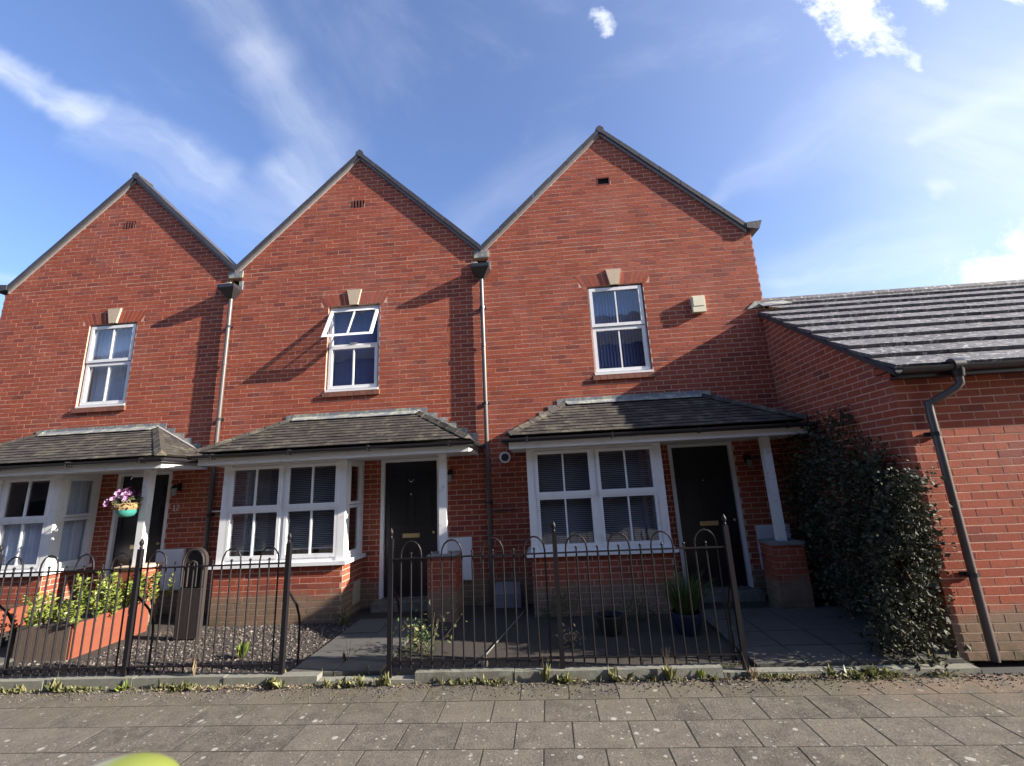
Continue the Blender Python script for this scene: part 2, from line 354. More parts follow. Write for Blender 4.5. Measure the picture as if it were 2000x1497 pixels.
def courses(outline, holes, phase=0.0):
    """list of brick polygons in (u, z); outline convex ccw; holes rects (u0,z0,u1,z1)"""
    u0 = min(p[0] for p in outline); u1 = max(p[0] for p in outline)
    z0 = min(p[1] for p in outline); z1 = max(p[1] for p in outline)
    out = []; k = math.floor(z0/BC+1e-6)
    while k*BC < z1:
        za, zb = k*BC, (k+1)*BC; zm = (za+zb)/2
        hs = sorted((h[0], h[2]) for h in holes if h[1] < zm < h[3])
        ivs = []; cur = u0
        for a, b in hs:
            if a > cur: ivs.append((cur, min(a, u1)))
            cur = max(cur, b)
        if cur < u1: ivs.append((cur, u1))
        ph = phase + (BL/2 if k % 2 else 0)
        for a, b in ivs:
            i = math.floor((a-ph)/BL)
            while ph+i*BL < b:
                x0 = max(a, ph+i*BL); x1 = min(b, ph+(i+1)*BL); i += 1
                if x1-x0 < .03: continue
                j0 = J/2 if x0 > a else .001; j1 = J/2 if x1 < b else .001
                pol = clip([(x0+j0, za+J/2), (x1-j1, za+J/2), (x1-j1, zb-J/2), (x0+j0, zb-J/2)], outline)
                if len(pol) > 2 and area(pol) > .0009: out.append(pol)
        k += 1
    return out
def brickwork(wall, outline, holes, P, pick=None, nmax=300, phase=0.0, proud=.0022, depth=.03):
    """P(u,z,d): world point, d outward. First nmax picked ones become objects."""
    pols = courses(outline, holes, phase)
    nrm = P(0, 0, 1)-P(0, 0, 0)
    cand = []
    for i, pol in enumerate(pols):
        c = (sum(p[0] for p in pol)/len(pol), sum(p[1] for p in pol)/len(pol))
        if pick is None or pick(*c): cand.append(((P(c[0], c[1], 0)-EYE).length, i))
    cand.sort(); own = set(i for _, i in cand[:nmax])
    rest = MB()
    for i, pol in enumerate(pols):
        pr = proud + random.uniform(-.0009, .0012)
        if i in own:
            c = (pol[0][0], pol[0][1]); key = (tuple((round(p[0]-c[0], 3), round(p[1]-c[1], 3)) for p in pol), tuple(round(x, 2) for x in nrm))
            if key not in brick_cache:
                b = MB(); o0 = P(0, 0, 0)
                b.prism([P(p[0]-c[0], p[1]-c[1], 0)-o0 for p in pol], -nrm*depth)
                brick_cache[key] = b.mesh('brick', BRICK)
            link('brick', brick_cache[key], wall, loc=P(c[0], c[1], pr))
        else:
            rest.prism([P(p[0], p[1], pr) for p in pol], -nrm*depth)
    if rest.v: rest.build('brickwork', BRICK, wall, kind='stuff')
def slabwall(name, outline, holes, P, thick, parent, m=None):
    """mortar core with openings: cells between all break lines"""
    us = sorted(set([min(p[0] for p in outline), max(p[0] for p in outline)]+[h[0] for h in holes]+[h[2] for h in holes]))
    zs = sorted(set([min(p[1] for p in outline), max(p[1] for p in outline)]+[h[1] for h in holes]+[h[3] for h in holes]))
    nrm = P(0, 0, 1)-P(0, 0, 0); b = MB()
    for i in range(len(us)-1):
        z = None; run = None
        for j in range(len(zs)-1):
            um, zm = (us[i]+us[i+1])/2, (zs[j]+zs[j+1])/2
            hole = any(h[0] < um < h[2] and h[1] < zm < h[3] for h in holes)
            if not hole:
                run = (run[0], zs[j+1]) if run else (zs[j], zs[j+1])
            if (hole or j == len(zs)-2) and run:
                pol = clip([(us[i], run[0]), (us[i+1], run[0]), (us[i+1], run[1]), (us[i], run[1])], outline)
                if len(pol) > 2: b.prism([P(p[0], p[1], 0) for p in pol], -nrm*thick)
                run = None
    return b.build(name, m or MORTAR, parent)
def tiling(mb, O, U, V, outline, w_, gauge, th, rag=.004, sink=.0):
    """tiles on a slope: O origin (eaves), U along, V up slope; outline convex ccw in (u,v). Appends to mb or returns pieces"""
    N = U.cross(V).normalized(); pieces = []
    vmax = max(p[1] for p in outline); u0 = min(p[0] for p in outline); u1 = max(p[0] for p in outline)
    r_ = 0
    while r_*gauge < vmax:
        i = 0; ph = u0 - (w_/2 if r_ % 2 else 0)
        while ph+i*w_ < u1:
            gp_ = .006 if w_ > .3 else .002; a, b_ = ph+i*w_+gp_/2, ph+(i+1)*w_-gp_/2; i += 1
            dv = random.uniform(-rag, rag); dz = random.uniform(0, .003)
            pol = clip([(a, r_*gauge+dv), (b_, r_*gauge+dv), (b_, (r_+1)*gauge+.02), (a, (r_+1)*gauge+.02)], outline)
            if len(pol) < 3 or area(pol) < .0008: continue
            top = [O+U*p[0]+V*p[1]+N*(th*(1.15-.95*(p[1]-r_*gauge)/(gauge+.02))+dz) for p in pol]
            bot = [q-N*(th*.85) for q in top]
            n = len(pol)
            vs = bot+top; fs = [tuple(range(n-1, -1, -1)), tuple(range(n, 2*n))]+[(k, (k+1) % n, (k+1) % n+n, k+n) for k in range(n)]
            if mb is not None: mb.add(vs, fs)
            else: pieces.append((vs, fs))
        r_ += 1
    return pieces
def leaf(b, p, size, d=None, wide=.6):
    d = d or Vector((random.gauss(0, 1), random.gauss(0, 1), random.gauss(0, 1))).normalized()
    q = Vector((random.gauss(0, 1), random.gauss(0, 1), random.gauss(0, 1))); a = d.cross(q).normalized(); n = a.cross(d)
    L = d*size; W = a*size*wide*.5; fold = n*size*.12
    b.add([p, p+L*.5+W+fold, p+L, p+L*.5-W+fold, p+L*.5], [(0, 1, 4), (1, 2, 4), (2, 3, 4), (3, 0, 4)])

# ------------------------------------------------------------ setting: ground
MB().add([(-600, -600, -.06), (600, -600, -.06), (600, 600, -.06), (-600, 600, -.06)], [(0, 1, 2, 3)]).build('ground', ASPH, kind='structure')
pave = MB().box(-16, -3.0, -.055, 12, 4.35, -.0018).build('pavement', SAND, kind='structure')
SW, SD = .400, .333
slots = []
for r_ in range(22):
    y1 = 4.353-r_*SD; off = (0 if r_ % 2 == 0 else SW/2)+.07
    for i in range(-40, 30):
        x0 = off+i*SW
        if x0 > 11.6 or x0 < -15.6: continue
        slots.append((x0, y1-SD))
def slab_mesh(name):
    b = MB(); x1, y1, c = SW-.010, SD-.010, .0012
    b.add([(0,0,-.045),(x1,0,-.045),(x1,y1,-.045),(0,y1,-.045),(0,0,-c),(x1,0,-c),(x1,y1,-c),(0,y1,-c),(c,c,0),(x1-c,c,0),(x1-c,y1-c,0),(c,y1-c,0)],
          [(0,1,5,4),(1,2,6,5),(2,3,7,6),(3,0,4,7),(4,5,9,8),(5,6,10,9),(6,7,11,10),(7,4,8,11),(8,9,10,11)]); return b
sm = slab_mesh('slab').mesh('slab', SLAB)
def slabkey(s):
    v = Vector((s[0]+.2, s[1]+.16, 0))-EYE; d = v.dot(F)
    if d < .3: return 1e6
    px, py = 1000+860*v.dot(RT)/d, 748-860*v.dot(UP)/d
    return (0 if (-60 < px < 2060 and py < 1600) else 1000)+v.length
slots.sort(key=slabkey); rest = MB()
for i, (x, y) in enumerate(slots):
    dz = random.uniform(-.0004, .0010); rx, ry = random.uniform(-.0016, .0016), random.uniform(-.0016, .0016)
    if i < 300:
        o = link('slab', sm, pave, loc=(x, y, dz)); o.rotation_euler = (rx, ry, random.uniform(-.004, .004))
    else:
        b = slab_mesh(''); rest.add([(vx+x, vy+y, vz+dz) for vx, vy, vz in b.v], b.f)
rest.build('slabs', SLAB, pave, kind='stuff')
MB().add([(-16, 4.45, .03), (3.5, 4.45, .03), (3.5, 6.9, .03), (-16, 6.9, .03)], [(0, 1, 2, 3)]).build('garden_ground', SOIL, kind='structure')
kerb = MB().box(-15, 4.365, -.05, 3.48, 4.455, .02).build('kerb', SAND, kind='structure')
x = -12.1
while x < 3.4:
    L = min(.90, 3.46-x); gate = (-2.5 < x+.4 < -1.6)
    top = .085+random.uniform(-.006, .006)
    if x+.45 > 1.7: top = .04
    if -2.62 < x+.2 < -1.62: top = .035
    b = MB().box(x+.004, 4.352+random.uniform(-.004, .004), -.04, x+L-.004, 4.452, top); b.build('kerb_stone', CONC, kerb); x += .90 if L > .5 else 9
# paths
def path(name, xs, ys, nx, ny, label_skew=None):
    base = MB().add([(xs[0], ys[0], .034), (xs[1], ys[0], .034), (xs[1], ys[1], .034), (xs[0], ys[1], .034)], [(0, 1, 2, 3)]).build(name, SAND, kind='structure')
    for i in range(nx):
        for j in range(ny):
            x0 = xs[0]+(xs[1]-xs[0])*i/nx; x1 = xs[0]+(xs[1]-xs[0])*(i+1)/nx
            y0 = ys[0]+(ys[1]-ys[0])*j/ny; y1 = ys[0]+(ys[1]-ys[0])*(j+1)/ny
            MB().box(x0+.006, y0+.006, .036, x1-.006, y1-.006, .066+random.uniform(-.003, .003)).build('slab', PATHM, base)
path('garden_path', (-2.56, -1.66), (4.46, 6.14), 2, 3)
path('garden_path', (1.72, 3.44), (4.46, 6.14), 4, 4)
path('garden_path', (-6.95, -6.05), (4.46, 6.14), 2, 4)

# ------------------------------------------------------------ houses
FY = 6.80
PF = lambda y: (lambda u, z, d: Vector((u, y-d, z)))
def frame_rect(b, P, u0, z0, u1, z1, w_, d0, d1):
    """rectangular frame ring made of four bars, butt jointed"""
    for (a, c, e, g_) in ((u0, z0, u1, z0+w_), (u0, z1-w_, u1, z1), (u0, z0+w_, u0+w_, z1-w_), (u1-w_, z0+w_, u1, z1-w_)):
        b.prism([P(a, c, d0), P(e, c, d0), P(e, g_, d0), P(a, g_, d0)], P(0, 0, d1)-P(0, 0, d0))
def bar(b, P, u0, z0, u1, z1, d0, d1):
    b.prism([P(u0, z0, d0), P(u1, z0, d0), P(u1, z1, d0), P(u0, z1, d0)], P(0, 0, d1)-P(0, 0, d0))
def sash(win, P, u0, z0, u1, z1, w_=.045, d=0.0, bars=1, label=None):
    b = MB(); frame_rect(b, P, u0, z0, u1, z1, w_, d-.03, d+.018); b.build('sash', UPVC, win)
    n = bars+1; iu0, iu1 = u0+w_, u1-w_; gw = .011
    for i in range(n):
        a = iu0+(iu1-iu0)*i/n+(gw if i else 0); c = iu0+(iu1-iu0)*(i+1)/n-(gw if i < n-1 else 0)
        q = MB(); q.prism([P(a, z0+w_, d-.012), P(c, z0+w_, d-.012), P(c, z1-w_, d-.012), P(a, z1-w_, d-.012)], P(0, 0, -.008)-P(0, 0, 0)); q.build('pane', GLASS, win)
        if i:
            q = MB(); bar(q, P, a-2*gw, z0+w_, a, z1-w_, d-.022, d+.006); q.build('glazing_bar', UPVC, win)
def venetian(parent, P, u0, u1, z0, z1, d):
    b = MB(); z = z0
    while z < z1:
        b.prism([P(u0, z, d), P(u1, z, d), P(u1, z+.012, d-.022), P(u0, z+.012, d-.022)], P(0, .0012, 0)-P(0, 0, 0)); z += .026
    b.build('venetian_blind', VENM, parent, kind='stuff')
def vertical_blind(parent, P, u0, u1, z0, z1, d):
    b = MB(); u = u0
    while u < u1:
        b.prism([P(u, z0, d), P(u+.055, z0, d-.045), P(u+.055, z1, d-.045), P(u, z1, d)], P(.001, 0, 0)-P(0, 0, 0)); u += .052
    b.build('vertical_blind', BLINDM, parent, kind='stuff')
def curtain(parent, P, u0, u1, z0, z1, d):
    n = int((u1-u0)/.009); b = MB(); vs = []
    for i in range(n+1):
        u = u0+(u1-u0)*i/n; dd = d+.022*math.sin(u*95+math.sin(u*17)*1.5)
        vs += [P(u, z0, dd), P(u, z1, dd)]
    b.add(vs, [(2*i, 2*i+2, 2*i+3, 2*i+1) for i in range(n)]); b.build('curtain', CURT, parent)
def door_panel(b, P, u0, z0, u1, z1):
    frame_rect(b, P, u0, z0, u1, z1, .018, -.002, .008); bar(b, P, u0+.035, z0+.035, u1-.035, z1-.035, -.002, .006)

def house(pk, label, kind):
    h = thing('terraced_house', label, 'house', (pk, FY, 0), 'brick gabled houses of the terrace')
    XL = pk-2.1925 if kind != 1 else pk-2.27
    XR = pk+2.1925 if kind != 3 else pk+2.265
    P = PF(FY); wc = pk-.02
    zw = 7.66; slope = .968; hv = 2.19
    zv = zw-slope*hv
    outline = [(XL, 0), (XR, 0), (XR, zv)] + ([(pk+hv, zv)] if kind == 3 else []) + [(pk, zw)] + ([(pk-hv, zv)] if kind == 1 else []) + [(XL, zv)]
    # convex pieces: body and gable are both inside this convex-enough outline
    W0, W1 = wc-.45, wc+.45; DX0, DX1 = pk+.50, pk+1.44; BX0, BX1 = pk-1.585, pk+.24
    hop = [pk-2.1925, pk+2.1925]
    holes = [(W0, 3.3, W1, 4.8), (DX0, .15, DX1, 2.175), (BX0+.12, .75, BX1-.12, 2.1), (pk-.112-.02, 6.675, pk+.112-.02, 6.825)]
    hb = list(holes)+[(wc-.58, 4.8, wc+.58, 5.025), (W0-.02, 3.225, W1+.02, 3.3)]
    for hx in hop:
        if (kind == 1 and hx < pk) or (kind == 3 and hx > pk): continue
        a, b_ = max(XL, hx-.10), min(XR, hx+.10); holes.append((a, 5.25, b_, 5.475)); hb.append((a, 5.25, b_, 5.475))
    body = [(XL, 0), (XR, 0), (XR, zv), (XL, zv)]
    gable = [(max(XL, pk-hv), zv), (min(XR, pk+hv), zv), (pk, zw)]
    wall = slabwall('wall', body, holes, P, .30, h)
    slabwall('gable', gable, holes, P, .30, wall)
    pick = lambda u, z: z > 2.5 and (z > 2.95 or abs(u-(pk+.06)) > 1.5)
    phs = pk
    pols_out = [(XL, 0), (XR, 0), (XR, zv), (XL, zv)]
    # run the coursing through body and gable in one go: clip against two outlines in turn
    brickwork(wall, body, hb, P, pick, 300, phs)
    brickwork(wall, gable, hb, P, pick, 0, phs)
    # side and rear shell
    b = MB()
    b.box(XL, FY+.30, 0, XL+.2, FY+8, zv-.02); b.box(XR-.2, FY+.30, 0, XR, FY+8, zv-.02); b.box(XL+.2, FY+7.8, 0, XR-.2, FY+8, zv-.02)
    b.prism([(XL+.02, FY+7.9, zv-.02), (XR-.02, FY+7.9, zv-.02), (pk, FY+7.9, zv+1.1)], (0, .1, 0))
    b.box(XL+.2, FY+.30, 2.55, XR-.2, FY+7.8, 2.70); b.box(XL+.2, FY+.3, 0, XR-.2, FY+7.8, .04)
    b.build('shell_wall', ROOMM if False else mat('side_brick', None, .9, vary((.28, .09, .065), .25, 12)), h)
    b = MB()
    for sgn in (-1, 1):
        b.prism([(pk, FY+.305, zv+1.18), (pk+sgn*hv, FY+.305, zv-.02), (pk+sgn*hv, FY+.305, zv+.05), (pk, FY+.305, zv+1.25)], (0, 7.7, 0))
    b.build('roof', mat('main_roof_tile', None, .8, vary((.07, .065, .07), .3, 8)), h)
    # coping along the rakes, dark tile over a cement bed
    t0, t1, t2 = .0, .055, .15
    seg = 7
    for sgn in (-1, 1):
        last = pk+sgn*hv
        for i in range(seg):
            a, c = i/seg, (i+1)/seg
            e = .0015
            x0, x1 = pk+sgn*hv*(a+e), pk+sgn*hv*(c-e)
            z0, z1 = zw-slope*hv*(a+e), zw-slope*hv*(c-e)
            MB().prism([(x0, FY-.062, z0+t1), (x1, FY-.062, z1+t1), (x1, FY-.062, z1+t2+.004*(i % 2)), (x0, FY-.062, z0+t2+.004*(i % 2))], (0, .33, 0)).build('coping_stone', SLATE, h)
        b = MB().prism([(pk, FY-.03, zw+t0), (last, FY-.03, zv+t0), (last, FY-.03, zv+t1), (pk, FY-.03, zw+t1)], (0, .2, 0)); b.build('bedding', CEMENT, h)
        end = (kind == 3 and sgn > 0) or (kind == 1 and sgn < 0)
        if end:
            e = pk+sgn*(hv+.25)
            MB().prism([(last+sgn*.002, FY-.07, zv+.055), (e-sgn*.06, FY-.07, zv+.02), (e, FY-.07, zv+.17), (last+sgn*.002, FY-.07, zv+.15)], (0, .34, 0)).build('kneeler_stone', SLATE, h)
        else:
            MB().prism([(last-sgn*.002, FY-.058, zv+.06), (pk+sgn*2.1925, FY-.058, zv+.05), (pk+sgn*2.1925, FY-.058, zv+.142), (last-sgn*.002, FY-.058, zv+.142)], (0, .3, 0)).build('valley_cap', LEAD, h)
    # ridge cap stone
    MB().prism([(pk-.075, FY-.066, zw+t2-.05), (pk, FY-.066, zw+t1-.02), (pk+.075, FY-.066, zw+t2-.05), (pk+.06, FY-.066, zw+t2-.01), (pk, FY-.066, zw+t2+.035), (pk-.06, FY-.066, zw+t2-.01)], (0, .32, 0)).build('ridge_cap', SLATE, h)
    # flat arch and keystone
    for sgn in (-1, 1):
        for i in range(6):
            ub0, ub1 = .085+i*.0725, .085+(i+1)*.0725
            tilt = lambda u: u*1.22+.005
            P4 = [(wc+sgn*(ub0+.006), 4.803), (wc+sgn*(ub1-.006), 4.803), (wc+sgn*(tilt(ub1)-.008), 5.018), (wc+sgn*(tilt(ub0)+.008), 5.018)]
            if sgn < 0: P4 = P4[::-1]
            MB().prism([P(u, z, .003) for u, z in P4], (0, .05, 0)).build('arch_brick', BRICK, wall)
    MB().prism([P(wc-.068, 4.80, .03), P(wc+.068, 4.80, .03), P(wc+.125, 5.07, .03), P(wc-.125, 5.07, .03)], (0, .08, 0)).build('keystone', STONE, wall)
    nb = 9; L = (W1-W0+.06)/nb
    for i in range(nb):
        a = W0-.03+i*L
        MB().prism([P(a+.003, 3.215, .035), P(a+L-.003, 3.215, .035), P(a+L-.003, 3.285, .035), P(a+.003, 3.285, .035)], (0, .12, 0)).build('sill_brick', SILLB, wall)
    # air brick
    b = MB().box(pk-.132, FY+.03, 6.675, pk+.092, FY+.1, 6.825); v = b.build('air_brick', DARKH, wall)
    if kind != 3:
        for i in range(4):
            MB().box(pk-.122+i*.054, FY-.006, 6.683, pk-.098+i*.054, FY+.029, 6.817).build('air_brick_bar', AIRB, wall)
    else:
        b = MB(); frame_rect(b, P, pk-.132, 6.675, pk+.092, 6.825, .02, -.03, .004); b.build('air_brick_frame', AIRB, wall)
    # upstairs window
    win = thing_part = MB(); frame_rect(win, P, W0+.01, 3.33, W1-.01, 4.79, .045, -.12, -.05)
    bar(win, P, W0+.055, 4.07, W1-.055, 4.12, -.12, -.052)
    win = win.build('window', UPVC, h)
    b = MB(); bar(b, P, W0+.004, 3.30, W1-.004, 3.332, -.12, .012); b.build('sill', UPVC, win)
    sash(win, P, W0+.035, 3.355, W1-.035, 4.085, .05, -.045, 1)
    if kind != 2:
        sash(win, P, W0+.03, 4.10, W1-.03, 4.765, .05, -.03, 1)
    else:
        th = R(27); zh = 4.745
        PO = lambda u, z, d: Vector((u, FY+.045-(zh-z)*math.sin(th)-d*math.cos(th), zh-(zh-z)*math.cos(th)+d*math.sin(th)*-1))
        sash(win, PO, W0+.03, 4.10, W1-.03, zh, .048, 0, 1)
        b = MB(); bar(b, P, wc-.06, 4.12, wc+.06, 4.135, -.05, -.02); b.build('window_stay', CHROME, win)
        b = MB(); b.tube([(W0+.06, FY+.06, 4.15), (W0+.06, FY-.13, 4.30)], .006, 6).build('window_stay', CHROME, win)
    if kind == 1: curtain(win, P, W0-.1, W1+.1, 3.25, 4.85, -.22)
    else: vertical_blind(win, P, W0-.1, W1+.1, 3.25, 4.85, -.22)
    # ---- bay
    by = 6.15; PB = PF(by)
    bw = MB()
    bw.box(BX0, by, 0, BX1, by+.10, .75); bw.box(BX0, by+.10, 0, BX0+.1, FY, .75); bw.box(BX1-.1, by+.10, 0, BX1, FY, .75)
    bw = bw.build('bay_wall', MORTAR, h)
    brickwork(bw, [(BX0, 0), (BX1, 0), (BX1, .75), (BX0, .75)], [], PB, None, 110, BX0)
    PR = lambda u, z, d: Vector((BX1+d, u, z)); PL = lambda u, z, d: Vector((BX0-d, u, z))
    brickwork(bw, [(by+.002, 0), (FY-.012, 0), (FY-.012, .75), (by+.002, .75)], [(6.5, .15, 6.725, .45)] if kind == 2 else [], PR, None, 40, by-.11)
    brickwork(bw, [(by+.002, 0), (FY-.012, 0), (FY-.012, .75), (by+.002, .75)], [], PL, None, 0, by-.11)
    if kind == 2: MB().box(BX1-.01, 6.505, .155, BX1+.014, 6.72, .445).build('vent_plate', mat('beige_vent', None, .7, vary((.42, .36, .29), .15, 20)), bw)
    sill = MB().prism([(BX0-.06, by-.055, .752), (BX1+.06, by-.055, .752), (BX1+.06, FY-.012, .752), (BX0-.06, FY-.012, .752)], (0, 0, .048))
    bay = MB(); zb, zt = .802, 2.155
    cp = .11
    bay.box(BX0, by+.012, zb, BX0+cp, by+.08, zt); bay.box(BX1-cp, by+.012, zb, BX1, by+.08, zt)
    mid = (BX0+BX1)/2
    bay.box(mid-.035, by+.02, zb+.05, mid+.035, by+.075, zt-.03)
    bay.box(BX0+cp, by+.022, zb, BX1-cp, by+.078, zb+.05); bay.box(BX0+cp, by+.022, zt-.03, BX1-cp, by+.078, zt)
    for X in (BX0, BX1-.06):
        bay.box(X, by+.08, zb, X+.06, by+.14, zt); bay.box(X, FY-.09, zb, X+.06, FY-.012, zt)
        bay.box(X+.002, by+.14, zb, X+.058, FY-.09, zb+.05); bay.box(X+.002, by+.14, zt-.05, X+.058, FY-.09, zt)
    bay = bay.build('bay_window', UPVC, h)
    sill.build('sill', UPVC, bay)
    PW = PF(by+.03)
    for a, c in ((BX0+cp-.005, mid-.03), (mid+.03, BX1-cp+.005)):
        sash(bay, PW, a, zb+.05, c, 1.515, .045, .0, 1); sash(bay, PW, a, 1.525, c, zt-.035, .045, .014, 1)
        b = MB(); bar(b, PW, a, 1.500, c, 1.54, .016, .030); b.build('transom', UPVC, bay)
    for X, sg in ((BX1-.012, 1), (BX0+.012, -1)):
        PS = (lambda X, sg: (lambda u, z, d: Vector((X+sg*d, u, z))))(X, sg)
        sash(bay, PS, by+.13, zb+.05, FY-.08, 1.515, .04, -.01, 0); sash(bay, PS, by+.13, 1.525, FY-.08, zt-.05, .04, .0, 0)
    if kind == 1:
        curtain(bay, PB, BX0+.06, BX1-.06, .82, 1.50, -.13); curtain(bay, PL, by+.15, FY, .82, 1.5, -.12); curtain(bay, PR, by+.16, FY, .82, 2.12, -.12)
        curtain(bay, PB, BX0+.08, BX0+.3, 1.5, 2.12, -.13)
    else:
        zlo = .98 if kind == 2 else .84
        venetian(bay, PB, BX0+.08, mid-.01, zlo, 2.12, -.14); venetian(bay, PB, mid+.01, BX1-.08, zlo, 2.12, -.14)
        if kind == 2:
            b = MB().box(BX0+.09, by+.135, .945, BX1-.09, by+.165, .968); b.build('blind_rail', VENM, bay)
    # window board and simple things standing inside
    MB().box(BX0+.11, by+.11, .70, BX1-.11, FY+.3, .745).build('window_board', WPAINT, bay)
    # ---- porch roof
    EX0, EX1 = pk-1.80, pk+2.04; TX0, TX1 = pk-.95, pk+1.08
    ye, ze, zt2 = 5.895, 2.335, 2.875
    yw = FY-.005; sl_ = math.hypot(yw-ye, zt2-ze)
    pr = MB().add([(EX0, ye, ze-.01), (EX1, ye, ze-.01), (TX1, yw, zt2-.01), (TX0, yw, zt2-.01), (EX0, yw, ze-.01), (EX1, yw, ze-.01)],
                  [(0, 1, 2, 3), (0, 3, 4), (1, 5, 2), (0, 4, 5, 1), (4, 3, 2, 5)]).build('porch_roof', SAND, h)
    tl = MB()
    tiling(tl, Vector((EX0, ye-.02, ze-.012)), Vector((1, 0, 0)), Vector((0, yw-ye, zt2-ze)).normalized(),
           [(0, 0), (EX1-EX0, 0), (TX1-EX0, sl_+.02), (TX0-EX0, sl_+.02)], .165, .098, .013)
    for sg, ex, tx in ((-1, EX0, TX0), (1, EX1, TX1)):
        run = abs(tx-ex); sl2 = math.hypot(run, zt2-ze)
        Vv = Vector((tx-ex, 0, zt2-ze)).normalized()
        O = Vector((ex, yw, ze)) if sg < 0 else Vector((ex, ye, ze))
        Uu = Vector((0, -1, 0)) if sg < 0 else Vector((0, 1, 0))
        D_ = yw-ye
        ol = [(0, 0), (D_, 0), (0, sl2)] if sg < 0 else [(0, 0), (D_, 0), (D_, sl2)]
        tiling(tl, O, Uu, Vv, ol, .165, .098, .013)
        # hip tiles
        A = Vector((ex, ye-.02, ze+.02)); Bp = Vector((tx, yw, zt2+.02)); n = 6
        for i in range(n):
            a, c = A.lerp(Bp, i/n-.01), A.lerp(Bp, (i+1)/n)
            side = Vector((1, 0, 0))*.075; up = Vector((0, 0, .035))
            hb_ = MB(); d_ = (c-a)
            s2 = Vector((d_.y, -d_.x, 0)).normalized()*.07
            hb_.add([a-s2-up*.7, a+up, a+s2-up*.7, c-s2-up*.9, c+up*.7, c+s2-up*.9], [(0, 3, 4, 1), (1, 4, 5, 2), (0, 1, 2), (3, 5, 4), (0, 2, 5, 3)])
            hb_.build('hip_tile', PTILE, pr)
        # side flashing stepping down the wall
        st = MB(); n = 6
        for i in range(n):
            u0_, u1_ = tx+(ex-tx)*i/n, tx+(ex-tx)*(i+1)/n
            z0_, z1_ = zt2+(ze-zt2)*i/n, zt2+(ze-zt2)*(i+1)/n
            q = [(u0_, z0_-.0), (u1_, z1_-.0), (u1_, z0_+.075), (u0_, z0_+.075)]
            if ex < tx: q = q[::-1]
            st.prism([P(u, z, .014+.001*(i % 2)) for u, z in q], (0, .004, 0))
        st.build('step_flashing', LEAD, pr)
        cm = MB(); cm.tube([(tx, FY-.02, zt2+.03), ((tx+ex)/2, FY-.024, (zt2+ze)/2+.028), (ex, FY-.02, ze+.03)], .022, 6); cm.build('mortar_fillet', CEMENT, pr)
    tl.build('tile', PTILE, pr, kind='stuff')
    fl = MB().prism([(TX0-.04, FY-.016, zt2+.005), (TX1+.04, FY-.016, zt2+.005), (TX1+.02, FY-.016, zt2+.085), (TX0-.02, FY-.016, zt2+.085)], (0, .004, 0))
    fl.prism([(TX0-.03, FY-.017, zt2+.03), (TX1+.03, FY-.017, zt2+.03), (TX1-.02, FY-.13, zt2-.035), (TX0+.02, FY-.13, zt2-.035)], (0, 0, .006))
    fl.build('flashing', LEAD, pr)
    sof = MB().box(EX0+.02, ye+.04, 2.158, EX1-.02, FY-.012, 2.17); sof.build('soffit', WPAINT, pr)
    b = MB().box(EX0, ye+.015, 2.155, EX1, ye+.038, 2.262); b.box(EX0, ye+.038, 2.155, EX0+.02, FY-.014, 2.262); b.box(EX1-.02, ye+.038, 2.155, EX1, FY-.014, 2.262); b.build('fascia', UPVC, pr)
    gt = MB(); rr_ = .054
    def gutter(mb, A, Bv, out):
        ring = []
        for k_ in range(9):
            a_ = math.pi+math.pi*k_/8
            ring.append((math.cos(a_)*rr_, math.sin(a_)*rr_))
        vs = []
        for E_ in (A, Bv):
            for r0, r1 in ring: vs.append(E_+out*(r0+rr_+.002)+Vector((0, 0, r1)))
            for r0, r1 in reversed(ring): vs.append(E_+out*(r0*.9+rr_+.002)+Vector((0, 0, r1*.9)))
        n = 18; mb.add(vs, [(k_, (k_+1) % n, (k_+1) % n+n, k_+n) for k_ in range(n)]+[tuple(range(n-1, -1, -1)), tuple(range(n, 2*n))])
    gutter(gt, Vector((EX0-.09, ye+.014, 2.288)), Vector((EX1+.09, ye+.014, 2.288)), Vector((0, -1, 0)))
    gutter(gt, Vector((EX1+.001, ye-.08, 2.288)), Vector((EX1+.001, FY-.02, 2.288)), Vector((1, 0, 0)))
    gutter(gt, Vector((EX0-.001, FY-.02, 2.288)), Vector((EX0-.001, ye-.08, 2.288)), Vector((-1, 0, 0)))
    for i in range(4):
        xx = EX0+.25+i*(EX1-EX0-.5)/3
        gt.box(xx-.012, ye-.092, 2.228, xx+.012, ye+.014, 2.300)
    gt.build('gutter', PLASTIC, pr)
    # ---- porch post and pier
    px = pk+1.62
    pier = MB().box(px-.18, 6.055, 0, px+.18, 6.40, .795).build('pier', MORTAR, h)
    PP = PF(6.05); pb = [(px-.19, 0), (px+.19, 0), (px+.19, .80), (px-.19, .80)]
    brickwork(pier, pb, [], PP, None, 40, px-.19-.045, proud=.001, depth=.02)
    PQ = lambda u, z, d: Vector((px+.18+d, u, z)); PQ2 = lambda u, z, d: Vector((px-.18-d, u, z))
    for q in (PQ, PQ2): brickwork(pier, [(6.06, 0), (6.4, 0), (6.4, .80), (6.06, .80)], [], q, None, 20, 6.06, proud=.0118, depth=.02)
    MB().box(px-.195, 6.035, .797, px+.195, 6.41, .835).build('pier_cap', STONE if kind == 1 else CEMENT, pier)
    MB().box(px-.05, 6.15, .836, px+.05, 6.25, 2.156).build('post', WPAINT, h)
    # ---- door
    df = MB(); frame_rect(df, P, DX0+.003, .10, DX1-.003, 2.17, .055, -.10, -.005); df = df.build('door_frame', UPVC, h)
    dr = MB(); bar(dr, P, DX0+.06, .17, DX1-.06, 2.113, -.09, -.05)
    PD = PF(FY+.05)
    c0 = (DX0+DX1)/2
